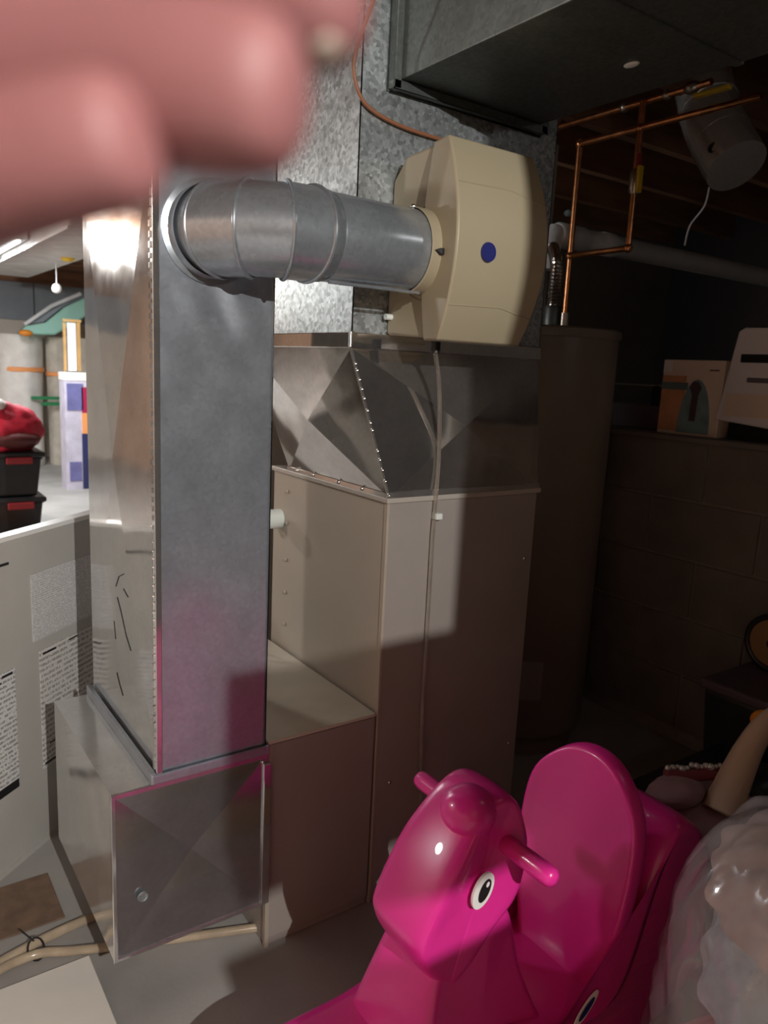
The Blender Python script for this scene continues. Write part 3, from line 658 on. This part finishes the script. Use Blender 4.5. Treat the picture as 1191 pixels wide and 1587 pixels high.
# ============================================================ GREY SERVICE DOOR WITH LABELS
A_ = Vector((.228, 1.831, 0)); dr = Vector((.765, .644, 0)).normalized(); nr = Vector((dr.y, -dr.x, 0))
MD = Matrix((dr, -nr, Vector((0, 0, 1)))).transposed().to_4x4(); MD.translation = A_
sd = thing('service_door', tuple(A_ + dr * .0), 'grey sheet metal door panel with paper labels standing behind the duct boot', 'panel')
def dbox(a, b): return MB().box(a, b, MD)
dbox((-.55, 0, .012), (.42, .03, .822)).build('panel', 'door_grey', sd, bevel=.003)
dbox((-.555, -.006, .820), (.425, .036, .832)).build('top_rim', 'rim_white', sd, bevel=.003)
dbox((-.55, -.003, .0), (.42, .03, .014)).build('bottom_edge', 'door_grey', sd)
dbox((-.30, -.0016, .765), (.075, 0, .771)).build('slot', 'black_plastic', sd)
dbox((.145, -.0022, .552), (.40, 0, .722)).build('paper_label', 'paper_a', sd)
dbox((.165, -.0022, .205), (.40, 0, .522)).build('paper_label', 'paper_b', sd)
dbox((-.20, -.0022, .205), (.078, 0, .512)).build('paper_label', 'paper_c', sd)
for x0, x1, z0, z1 in ((.175, .225, .508, .513), (.275, .31, .512, .516), (.17, .21, .213, .219), (.19, .22, .262, .266), (.036, .07, .500, .506), (-.20, .076, .206, .228), (.0, .034, .488, .492)):
    dbox((x0, -.0030, z0), (x1, -.0020, z1)).build('label_heading', 'black', sd)

# ============================================================ FLOOR TUBES
def fl(px, py, z): d = ray(px, py); t = (z - CAM_LOC.z) / d.z; return CAM_LOC + d * t
ft = thing('floor_tube', (.3, 1.55, 0), 'pale clear tube lying along the floor and under the duct boot', 'tube')
pts = [fl(-90, 1560, .011), fl(0, 1503, .011), fl(60, 1478, .011), fl(110, 1474, .011), fl(180, 1466, .011), fl(270, 1455, .011), fl(380, 1440, .011), fl(440, 1432, .011)]
MB().tube(smooth_path(pts), .0095, 12).build('tube', 'tube_amber', ft, smooth=True)
zz = fl(60, 1474, .012)
MB().tube([zz + Vector((-.004 + .016 * math.cos(a), .004 + .020 * math.sin(a) * .9, .004 + .014 * math.sin(a))) for a in [2 * math.pi * i / 16 for i in range(16)]], .002, 6, closed=True).build('cable_tie', 'black', ft)
MB().tube([zz + Vector((-.005, .02, .012)), zz + Vector((-.025, .06, .02))], .0016, 6).build('tie_tail', 'black', ft)
pts = [fl(-90, 1545, .010), fl(0, 1492, .010), fl(55, 1462, .010), fl(100, 1440, .010), fl(145, 1420, .010), fl(190, 1395, .010)]
tag(MB().tube(smooth_path(pts), .010, 12).build('floor_hose', 'tube_amber', smooth=True), 'second pale tube on the floor bending away behind the boot', 'tube')
tag(B((-.30, 1.00, 0), (.345, 1.475, .006)).build('pale_slab', mat('slab_pale', (.84, .82, .76), .6, 0, .05, 4), bevel=.002), 'pale smooth slab lying flat on the floor in the lower left corner', 'patch')  # thin pale slab, lighter than the concrete around it
# board of brown: floor shade put into the colour
tag(B((-.15, 1.62, 0), (.33, 1.80, .004)).build('floor_shade', mat('shade_brown', (.20, .13, .09), .7, 0, .2, 20), bevel=.002), 'flat brown painted-shade board lying on the floor below the label panel', 'patch')

# ============================================================ PINK ROCKING HORSE
HY = .765; BZ = .105
rh = thing('rocking_horse', (.80, HY, BZ), 'bright pink plastic rocking horse with side handles and a tall seat back', 'rocking horse')
# lower body / rockers
prof = [(.375, .225), (.40, .258), (.48, .272), (.60, .272), (.72, .295), (.84, .262), (.93, .245), (1.00, .27), (1.06, .44), (1.12, .515), (1.20, .475), (1.245, .36), (1.25, .22), (1.20, .14), (1.05, .109), (.85, .105), (.62, .115), (.47, .15)]
def hw_body(u, v): return .122 if u > .46 else .122 - .02 * (.46 - u) / .1
extr(prof, hw_body, .024, 'Y', HY, 3).build('body', 'pink', rh, smooth='all', subsurf=1)
# neck
prof = [(.580, .235), (.604, .33), (.638, .425), (.68, .46), (.74, .50), (.785, .44), (.80, .36), (.83, .28), (.86, .20), (.70, .17), (.60, .19)]
extr(prof, lambda u, v: .066 + .040 * max(0, min(1, (.42 - v) / .2)), .022, 'Y', HY, 3).build('neck', 'pink', rh, smooth='all', subsurf=1)
# head
prof = [(.755, .645), (.722, .640), (.683, .605), (.636, .545), (.600, .480), (.600, .445), (.622, .405), (.655, .372), (.695, .395), (.74, .44), (.785, .48), (.800, .55), (.793, .605), (.780, .632)]
extr(prof, lambda u, v: .074 - .006 * max(0, min(1, (.70 - u) / .1)) - .016 * max(0, min(1, (v - .57) / .07)), .022, 'Y', HY, 4).build('head', 'pink', rh, smooth='all', subsurf=1)
MB().ball((.708, HY - .022, .622), (.041, .043, .036), 24, 16).build('forelock', 'pink', rh, smooth='all')
for s in (-1, 1):
    p = [(.755, HY + s * .05, .572), (.755, HY + s * .142, .572)]
    q0, q1 = Vector(p[0]), Vector(p[1])
    ks = [q0, q0.lerp(q1, .3), q0.lerp(q1, .6), q0.lerp(q1, .85), q1, q1 + Vector((0, s * .008, 0)), q1 + Vector((0, s * .0125, 0)), q1 + Vector((0, s * .014, 0))]
    MB().tube(ks, [.0145, .0145, .0147, .015, .015, .013, .008, .002], 18).build('handle', 'pink', rh, smooth='all')
    # eye sticker lies on the cheek
    ey = HY + s * .0755
    def disc(c, ru, rv, y, th, nm, m, par, tilt=R(25)):
        n = 28; vs = []
        for yy in (y, y + s * th):
            for j in range(n):
                a = 2 * math.pi * j / n; u, v = ru * math.cos(a), rv * math.sin(a)
                vs.append((c[0] + u * math.cos(tilt) + v * math.sin(tilt), yy, c[1] - u * math.sin(tilt) + v * math.cos(tilt)))
        return MB().add(vs, [tuple(range(n)), tuple(range(2 * n - 1, n - 1, -1))] + [(j, (j + 1) % n, n + (j + 1) % n, n + j) for j in range(n)]).build(nm, m, par, smooth=True)
    e = disc((.698, .527),   .0182, .0275, ey - s * .003, .004, 'eye', 'eye_white', rh)
    disc((.700, .527), .0098, .0178, ey + s * .0005, .0015, 'pupil', 'black', e)
    disc((.7045, .536), .0026, .0042, ey + s * .0015, .0012, 'eye_glint', 'glint', e)
# seat back: shield shape
sh = [(0, .625), (.042, .617), (.078, .592), (.112, .55), (.122, .49), (.121, .41), (.110, .33), (.088, .25), (.055, .19), (0, .165)]
prof = [(HY + a, b) for a, b in sh] + [(HY - a, b) for a, b in sh[-2:0:-1]]
mb = extr(prof, lambda u, v: .020, .018, 'X', 0, 2)
for v in mb.v:
    k = (v.z - .39)
    v.x += 1.0 + .11 * k + .9 * ((v.y - HY) ** 2) * -1 + .05 * max(0, .28 - v.z) * -4
mb.build('seat_back', 'pink', rh, smooth='all', subsurf=1)
e = disc  # logo sticker on the near side
s = -1
lg = disc((.905, .262), .011, .034, HY - .1185, .002, 'logo_sticker', 'white_card', rh, R(50))
disc((.905, .262), .007, .022, HY - .120, .0014, 'logo_print', 'navy', lg, R(50))
tag(B((.60, .66, 0), (1.18, .87, .098)).build('low_box', 'cardboard', bevel=.004), 'low cardboard box under the pink rocking horse', 'box')

# ============================================================ BAG OF CLOTHES
bx, by = 1.005, .365
def blob(c, rx, ry, rz, nm, m, seed, amp=.18, fr=6.0, n=40, mm=28, par=None, pw=1.0, fold=0.0):
    mb = MB(); mb.ball((0, 0, 0), (1, 1, 1), n, mm); c = Vector(c)
    for v in mb.v:
        d = v.normalized(); nn = noise.noise(Vector((d.x * rx, d.y * ry, d.z * rz)) * fr + Vector((seed, seed * 2, 0)))
        n2 = noise.noise(Vector((d.x * rx, d.y * ry, d.z * rz)) * fr * 3 + Vector((seed, 0, seed)))
        f = 1 + amp * nn + amp * .35 * n2 + fold * abs(math.sin(d.x * 5 + d.z * 5.5 + d.y * 3 + 2.5 * nn))
        v.x, v.y, v.z = c.x + d.x * rx * f, c.y + d.y * ry * f, c.z + d.z * rz * f
    return mb
bg = thing('plastic_bag', (bx, by, 0), 'clear plastic bag stuffed with clothes at the right front corner', 'bag')
mb = MB(); prof = [(.05, .005), (.17, .008), (.205, .06), (.215, .2), (.212, .34), (.202, .45), (.196, .54), (.172, .61), (.135, .665), (.085, .70), (.03, .715)]
mb.lathe(prof, (bx, by, 0), 'Z', 72)
# finer rings
mb = MB(); fine = smooth_path([(a, b, 0) for a, b in prof], 5); mb.lathe([(p.x, p.y) for p in fine], (bx, by, 0), 'Z', 96)
for v in mb.v:
    d = Vector((v.x - bx, v.y - by, 0)); 
    if d.length > .01:
        a = math.atan2(d.y, d.x); nn = noise.noise(Vector((math.cos(a) * 2.2, math.sin(a) * 2.2, v.z * 5 + a)) * 1.6)
        n2 = noise.noise(Vector((v.x * 22, v.y * 22, v.z * 22))); n3 = abs(noise.noise(Vector((v.x * 11 + 5, v.y * 11, v.z * 9))))
        dd = .010 * nn + .005 * n2 - .014 * n3
        v += d.normalized() * dd + Vector((0, 0, .5 * dd))
mb.build('bag', 'clear_plastic', bg, smooth='all')
tag(blob((bx + .015, by - .03, .46), .165, .165, .125, 'b', '', 3, .10, 9, n=64, mm=44, fold=.09).build('folded_towel', 'towel_blue', smooth='all'), 'grey-blue towel bundled inside the clear plastic bag', 'towel')
tag(blob((bx - .03, by + .02, .22), .165, .165, .15, 'b', '', 8, .14, 8, fold=.04).build('red_garment', 'cloth_pink', smooth='all'), 'coral pink garment low inside the clear plastic bag', 'clothing')
tag(blob((bx + .015, by - .005, .585), .150, .150, .088, 'b', '', 12, .10, 10, n=64, mm=44, fold=.10).build('tan_garment', mat('cloth_tan', (.46, .36, .33), .9, 0, .1, 12, .3, 60), smooth='all'), 'dusty pink-brown garment at the top inside the clear plastic bag', 'clothing')

# ============================================================ DOLL ON TOTE
tb_ = thing('dark_storage_bin', (1.62, .78, 0), 'dark storage bin under the doll behind the clear bag', 'bin')
B((1.34, .55, 0), (1.90, 1.02, .27)).build('body', 'print_figure', tb_, bevel=.015)
B((1.33, .54, .27), (1.91, 1.03, .29)).build('lid', 'black_plastic', tb_, bevel=.006)
do = thing('doll', (1.50, .78, .33), 'large toy doll with a long beige limb lying on mauve cloth', 'doll')
def dp(px, py, D): return CAM_LOC + ray(px, py) * D
pts = [dp(1118, 1262, 1.56), dp(1128, 1235, 1.57), dp(1143, 1200, 1.58), dp(1162, 1160, 1.60), dp(1185, 1125, 1.62), dp(1215, 1100, 1.64), dp(1240, 1090, 1.66)]
MB().tube(smooth_path(pts, 5), [.041 - .021 * min(1, i / 24) for i in range(31)], 18).build('leg', 'doll_skin', do, smooth='all')
MB().ball(dp(1186, 1118, 1.67), (.030, .030, .024), 16, 10).build('shoe', 'orange', do, smooth='all')
mb = blob(dp(1088, 1268, 1.62), .150, .09, .060, 'b', '', 21, .16, 7, fold=.04)
mb.build('skirt', 'cloth_mauve', do, smooth='all')
mb = blob(dp(1048, 1226, 1.58), .075, .045, .026, 'b', '', 5, .15, 10, fold=.03)
mb.build('skirt_frill', 'cloth_mauve', do, smooth='all')
MB().tube(smooth_path([dp(1031, 1201, 1.60), dp(1070, 1202, 1.60), dp(1115, 1200, 1.61), dp(1150, 1215, 1.63)], 5), .013, 12).build('belt', 'cloth_dkred', do, smooth='all')
random.seed(3)
for i in range(16):
    MB().ball(dp(1036 + i * 7.4, 1192 - random.uniform(0, 6), 1.60 + .004 * (i % 3)), random.uniform(.005, .009), 10, 7).build('bead', 'bead', do, smooth='all')
blob(dp(1180, 1222, 1.72), .075, .06, .05, 'b', '', 31, .1, 8).build('torso', 'black', do, smooth='all')

# ============================================================ FAR END OF THE BASEMENT
def rollmb(cx_, cy_, r, h, seed):
    mb = MB(); pr = [(r * .96, 0), (r, .02)] + [(r, h * i / 14) for i in range(1, 14)] + [(r, h - .03), (r * .93, h)]
    mb.lathe(pr, (cx_, cy_, 0), 'Z', 40)
    for v in mb.v:
        d = Vector((v.x - cx_, v.y - cy_, 0)); a = math.atan2(d.y, d.x)
        v += d * (.10 * noise.noise(Vector((math.cos(a) * 2, math.sin(a) * 2, v.z * 1.2 + seed))))
    return mb
r1 = thing('foam_roll', (1.60, 9.25, 0), 'fat white foam mattress roll with an orange strap at the far end', 'roll')
rollmb(1.58, 9.25, .255, 1.42, 1).build('roll', 'roll_white', r1, smooth=True)
MB().lathe([(.265, 1.03), (.272, 1.035), (.272, 1.075), (.265, 1.08)], (1.58, 9.25, 0), 'Z', 40, caps=False).build('strap', 'strap_orange', r1, smooth=True)
r2 = thing('carpet_roll', (2.06, 9.2, 0), 'grey-beige carpet roll standing right of the white foam roll', 'roll')
rollmb(2.005, 9.2, .13, 1.42, 5).build('roll', 'roll_grey', r2, smooth=True)
MB().lathe([(.138, .99), (.144, .995), (.144, 1.03), (.138, 1.035)], (2.005, 9.2, 0), 'Z', 32, caps=False).build('strap', 'strap_orange', r2, smooth=True)
r3 = thing('carpet_roll', (2.34, 9.25, 0), 'beige carpet roll with two green bands beside the blue printed box', 'roll')
rollmb(2.30, 9.25, .13, 1.42, 9).build('roll', 'roll_grey', r3, smooth=True)
for zz in (.70, .62):
    MB().lathe([(.138, zz), (.144, zz + .005), (.144, zz + .035), (.138, zz + .04)], (2.30, 9.25, 0), 'Z', 32, caps=False).build('strap', 'strap_green', r3, smooth=True)
sg = thing('green_strap', (2.0, 8.98, .62), 'pair of green lashing straps stretched across the standing rolls', 'strap')
for py_, x0_ in ((617, 48), (626, 64)):
    a_, b_ = atY(x0_, py_ - 3, 8.97), atY(112, py_ + 3, 8.97)
    B((a_.x, 8.965, b_.z), (b_.x, 8.975, a_.z)).build('band', 'strap_green', sg)
# mint sled lying on the rolls, tipped up
sl = thing('plastic_sled', (1.85, 8.9, 1.42), 'mint green plastic sled with a dark hollow lying on the rolls', 'sled')
Ys = 8.85
pl = [atY(28, 517, Ys), atY(40, 505, Ys), atY(70, 500, Ys), atY(100, 476, Ys), atY(150, 452, Ys), atY(150, 480, Ys), atY(105, 508, Ys), atY(85, 519, Ys)]
n = len(pl); mb = MB(); mb.add(pl + [p + Vector((.05, .42, 0)) for p in pl], [tuple(range(n)), tuple(range(2 * n - 1, n - 1, -1))] + [(i, (i + 1) % n, n + (i + 1) % n, n + i) for i in range(n)])
mb.build('hull', 'mint', sl, bevel=.02, smooth=True)
pl = [atY(45, 503, Ys), atY(75, 484, Ys), atY(120, 462, Ys), atY(125, 462, Ys), atY(100, 474, Ys), atY(70, 498, Ys)]
n = len(pl); mb = MB(); mb.add([p + Vector((0, .05, 0)) for p in pl] + [p + Vector((.05, .40, 0)) for p in pl], [tuple(range(n)), tuple(range(2 * n - 1, n - 1, -1))] + [(i, (i + 1) % n, n + (i + 1) % n, n + i) for i in range(n)])
mb.build('hollow', 'panel_bluegrey', sl)
MB().tube([atY(38, 503, Ys), atY(80, 474, Ys), atY(125, 455, Ys)], .02, 8).build('edge_rail', 'pvc_grey', sl, smooth=True)
p = atY(40, 516, Ys - .1); MB().ball(p, (.07, .05, .035), 12, 8).build('front_grip', 'orange', sl, smooth='all')
# wooden frames leaning
fr = thing('wooden_frame', (1.75, 7.6, 1.10), 'pale wooden canvas frame standing on top of the blue printed box', 'frame')
def pr(px0, py0, px1, py1, Y, th): a, b = atY(px0, py0, Y), atY(px1, py1, Y); return B((a.x, Y, b.z), (b.x, Y + th, a.z))
Yf = 7.55
pr(98, 500, 104, 575, Yf, .03).build('stile', 'wood_frame', fr); pr(119, 500, 126, 575, Yf, .03).build('stile', 'wood_frame', fr)
pr(98, 494, 126, 500, Yf, .03).build('rail', 'wood_frame', fr); pr(104, 500, 119, 575, Yf + .012, .01).build('canvas', 'white_card', fr)
# tall printed box
pb = thing('printed_box', (1.78, 7.45, 0), 'tall narrow box with blue and lilac print standing near the duct', 'box')
Yb = 7.40; a, b = atY(99, 577, Yb), atY(150, 755, Yb)
B((a.x, Yb, 0.0), (b.x + .1, Yb + .20, a.z - .06)).build('carton', 'box_lilac', pb)
B((a.x - .004, Yb - .004, a.z - .07), (b.x + .104, Yb + .204, a.z)).build('lid', 'white_card', pb)
def prt(px0, py0, px1, py1, nm, m): 
    a, b = atY(px0, py0, Yb), atY(px1, py1, Yb); B((a.x, Yb - .006, max(.005, b.z)), (b.x, Yb + .001, a.z)).build(nm, m, pb)
prt(103, 594, 129, 636, 'blue_print', 'box_blue'); prt(126, 600, 150, 640, 'red_print', 'box_red'); prt(127, 640, 150, 672, 'red_print', 'strap_orange')
prt(127, 672, 150, 770, 'navy_print', 'box_navy'); prt(108, 716, 127, 745, 'blue_print', 'box_blue')
# black totes with red bag
for nm, z0, z1, lb in (('storage_tote', 0, .30, 'lower black tote with red handles in the far stack'), ('storage_tote', .305, .60, 'upper black tote with red handles under the red bag')):
    t = thing(nm, (.86, 5.6, z0), lb, 'tote', 'black totes in the far stack')
    MB().add([(.62, 5.42, z0), (1.02, 5.42, z0), (1.02, 5.85, z0), (.62, 5.85, z0), (.60, 5.40, z1 - .03), (1.05, 5.40, z1 - .03), (1.05, 5.87, z1 - .03), (.60, 5.87, z1 - .03)],
             [(0, 3, 2, 1), (4, 5, 6, 7), (0, 1, 5, 4), (1, 2, 6, 5), (2, 3, 7, 6), (3, 0, 4, 7)]).build('body', 'black_plastic', t, bevel=.015)
    B((.585, 5.385, z1 - .035), (1.07, 5.885, z1)).build('lid', 'black_plastic', t, bevel=.01)
    B((.83, 5.37, z1 - .075), (.99, 5.40, z1 - .03)).build('handle', 'red_handle', t, bevel=.006)
    B((1.05, 5.55, z1 - .07), (1.085, 5.70, z1 - .02)).build('latch', 'black_plastic', t, bevel=.006)
rb = thing('red_bag', (.86, 5.6, .60), 'crumpled red bag heaped on the far black totes', 'bag')
mb = blob((.82, 5.6, .72), .27, .22, .20, 'b', '', 17, .2, 6, fold=.05)
for v in mb.v: v.z = max(v.z, .603)
mb.build('sack', 'red_bag', rb, smooth='all')
mb = blob((.84, 5.50, .68), .245, .16, .07, 'b', '', 27, .15, 6); 
for v in mb.v: v.z = max(v.z, .603)
mb.build('dark_base', 'red_dark', rb, smooth='all')
blob((.74, 5.52, .90), .12, .12, .06, 'b', '', 7, .1, 6).build('white_liner', 'white_card', rb, smooth='all')
tag(blob((.84, 5.05, .07), .16, .13, .07, 'b', '', 41, .15, 8).build('orange_cloth', 'orange', smooth='all'), 'small heap of orange cloth on the far floor behind the label panel', 'cloth')
tag(MB().tube([(.93, 5.18, .02), (1.02, 5.22, .10)], .02, 8).build('red_bar', 'red_handle'), 'short red bar lying beside the orange cloth on the floor', 'bar')
# pale ceiling duct and shop light
pd = thing('ceiling_duct', (1.5, 6.6, 1.95), 'pale sheet-wrapped duct under the joists at the far left', 'duct')
B((1.14, 4.9, 1.975), (1.62, 8.6, 2.11)).build('body', 'pale_sheet', pd, bevel=.02)
B((1.135, 4.9, 1.965), (1.15, 8.6, 1.985)).build('edge_strip', 'rim_white', pd)
slt = thing('shop_light', LAMP_END, 'long white shop light under the joists at the far end', 'light')
lx, ly, lz = LAMP_END
B((lx - .07, ly - .62, lz - .01), (lx + .02, ly + .62, lz + .05)).build('housing', 'metal_white', slt)
MB().tube([(lx - .03, ly - .58, lz - .02), (lx - .03, ly + .58, lz - .02)], .013, 10).build('tube', 'tube_light', slt, smooth=True)
B((lx - .03, ly - .02, lz + .05), (lx - .02, ly + .02, 2.13)).build('hanger', 'metal_white', slt)
p = atY(105, 397, 6.5); tag(MB().ball(p, (.06, .06, .045), 12, 8).build('yellow_float', 'yellow', smooth='all'), 'small yellow float hung under the far ceiling', 'float')
p = atY(88, 447, 7.0)
hb = thing('hanging_ball', p, 'white ball on a string below the far ceiling', 'ball')
MB().ball(p, .04, 14, 10).build('ball', 'white_card', hb, smooth='all'); MB().tube([p + Vector((0, 0, .036)), (p.x, p.y, 2.14)], .004, 6).build('string', 'pvc_grey', hb)

# bulb fixtures on the joists
for (x, y, z), lb in ((LAMP_BEHIND, 'bare bulb in a ceiling holder in the room behind the added partition'), (LAMP_LEFT, 'bare bulb in a ceiling holder left of the grey label panel'), (LAMP_FAR, 'bare bulb in a ceiling holder far to the left'), (FILL_RIGHT, 'dim added fill bulb in a ceiling holder right of the trunk duct')):
    t = thing('bulb_fixture', (x, y, z), lb, 'lamp'); glass = 'fill_glass' if 'dim' in lb else 'lamp_glass'
    MB().lathe([(.055, z + .13), (.055, z + .11), (.03, z + .08), (.022, z + .03)], (x, y, 0), 'Z', 20).build('holder', 'metal_white', t, smooth=True)
    g = MB().lathe([(.016, z + .03), (.02, z + .012), (.031, z - .012), (.030, z - .03), (.016, z - .044), (.0, z - .047)], (x, y, 0), 'Z', 18, caps=False).build('bulb', glass, t, smooth=True)

# ============================================================ THE PHOTOGRAPHER'S HAND (fingertips curl past the lens)
def cs(px, py, D): return CAM_LOC + ray(px, py) * D
nodes = []; edges = []; rad_ = []
def node(p, r, prev=None):
    nodes.append(p); rad_.append(r * 1.28); i = len(nodes) - 1
    if prev is not None: edges.append((prev, i))
    return i
wrist = node(cs(-1500, 900, .13), .024)
palm = node(cs(-900, 420, .125), .030, wrist)
k_mid = node(cs(-560, 150, .115), .017, palm)
k_idx = node(cs(-520, -120, .122), .015, palm)
k_rng = node(cs(-560, 420, .108), .015, palm)
def finger(root, pts):
    p = root
    for (px, py, D, r) in pts: p = node(cs(px, py, D), r, p)
i_a = finger(k_idx, [(-200, -100, .115, .0090), (60, -40, .108, .0086), (320, -12, .102, .0080), (480, -2, .100, .0078), (578, -4, .099, .0060)])
finger(k_mid, [(-220, 105, .106, .0098), (60, 112, .098, .0092), (250, 130, .093, .0084), (390, 148, .090, .0082), (478, 156, .089, .0062)])
finger(k_rng, [(-260, 330, .098, .0084), (-40, 275, .091, .0074), (80, 242, .087, .0069), (180, 222, .085, .0065), (232, 208, .084, .0048)])
finger(palm, [(-760, 760, .10, .011), (-560, 860, .09, .009), (-380, 840, .085, .008)])
finger(palm, [(-1000, 60, .10, .013), (-900, -250, .07, .011), (-760, -420, .05, .0095)])
el = node(cs(-1500, 900, .13) + (-AX * .13 + AD * .13 - AZ * .12), .036, wrist)
base = nodes[palm].copy()
me = bpy.data.meshes.new('hand'); me.from_pydata([p - base for p in nodes], edges, []); me.materials.append(MATS['skin'])
hd = bpy.data.objects.new('hand', me); col.objects.link(hd); hd.location = base; ORG[hd.name] = base
sk = hd.modifiers.new('skin', 'SKIN'); sk.use_smooth_shade = True
for i, r in enumerate(rad_):
    me.skin_vertices[0].data[i].radius = (r, r); me.skin_vertices[0].data[i].use_root = (i == palm)
ss = hd.modifiers.new('subsurf', 'SUBSURF'); ss.levels = 2; ss.render_levels = 3
tag(hd, "person's blurred hand with fingertips reaching in at the upper left", 'hand')
# fingernails
def nail(px, py, D, rx, ry, rz, tilt):
    M = Matrix((AX * math.cos(tilt) + AD * math.sin(tilt), -AX * math.sin(tilt) + AD * math.cos(tilt), AZ)).transposed()
    MB().ball(cs(px, py, D), (rx, ry, rz), 14, 8, M).build('fingernail', 'nail', hd, smooth='all')
nail(505, 76, .0985, .0024, .0014, .0026, R(-20))
# forearm sleeve
e0, e1 = nodes[el], nodes[el] + (-AX * .05 + AD * .10 - AZ * .10)
mb = MB(); mb.tube([nodes[wrist].lerp(e0, .75), e0, e1], [.046, .050, .056], 20); mb.build('sleeve', 'sleeve', hd, smooth=True)
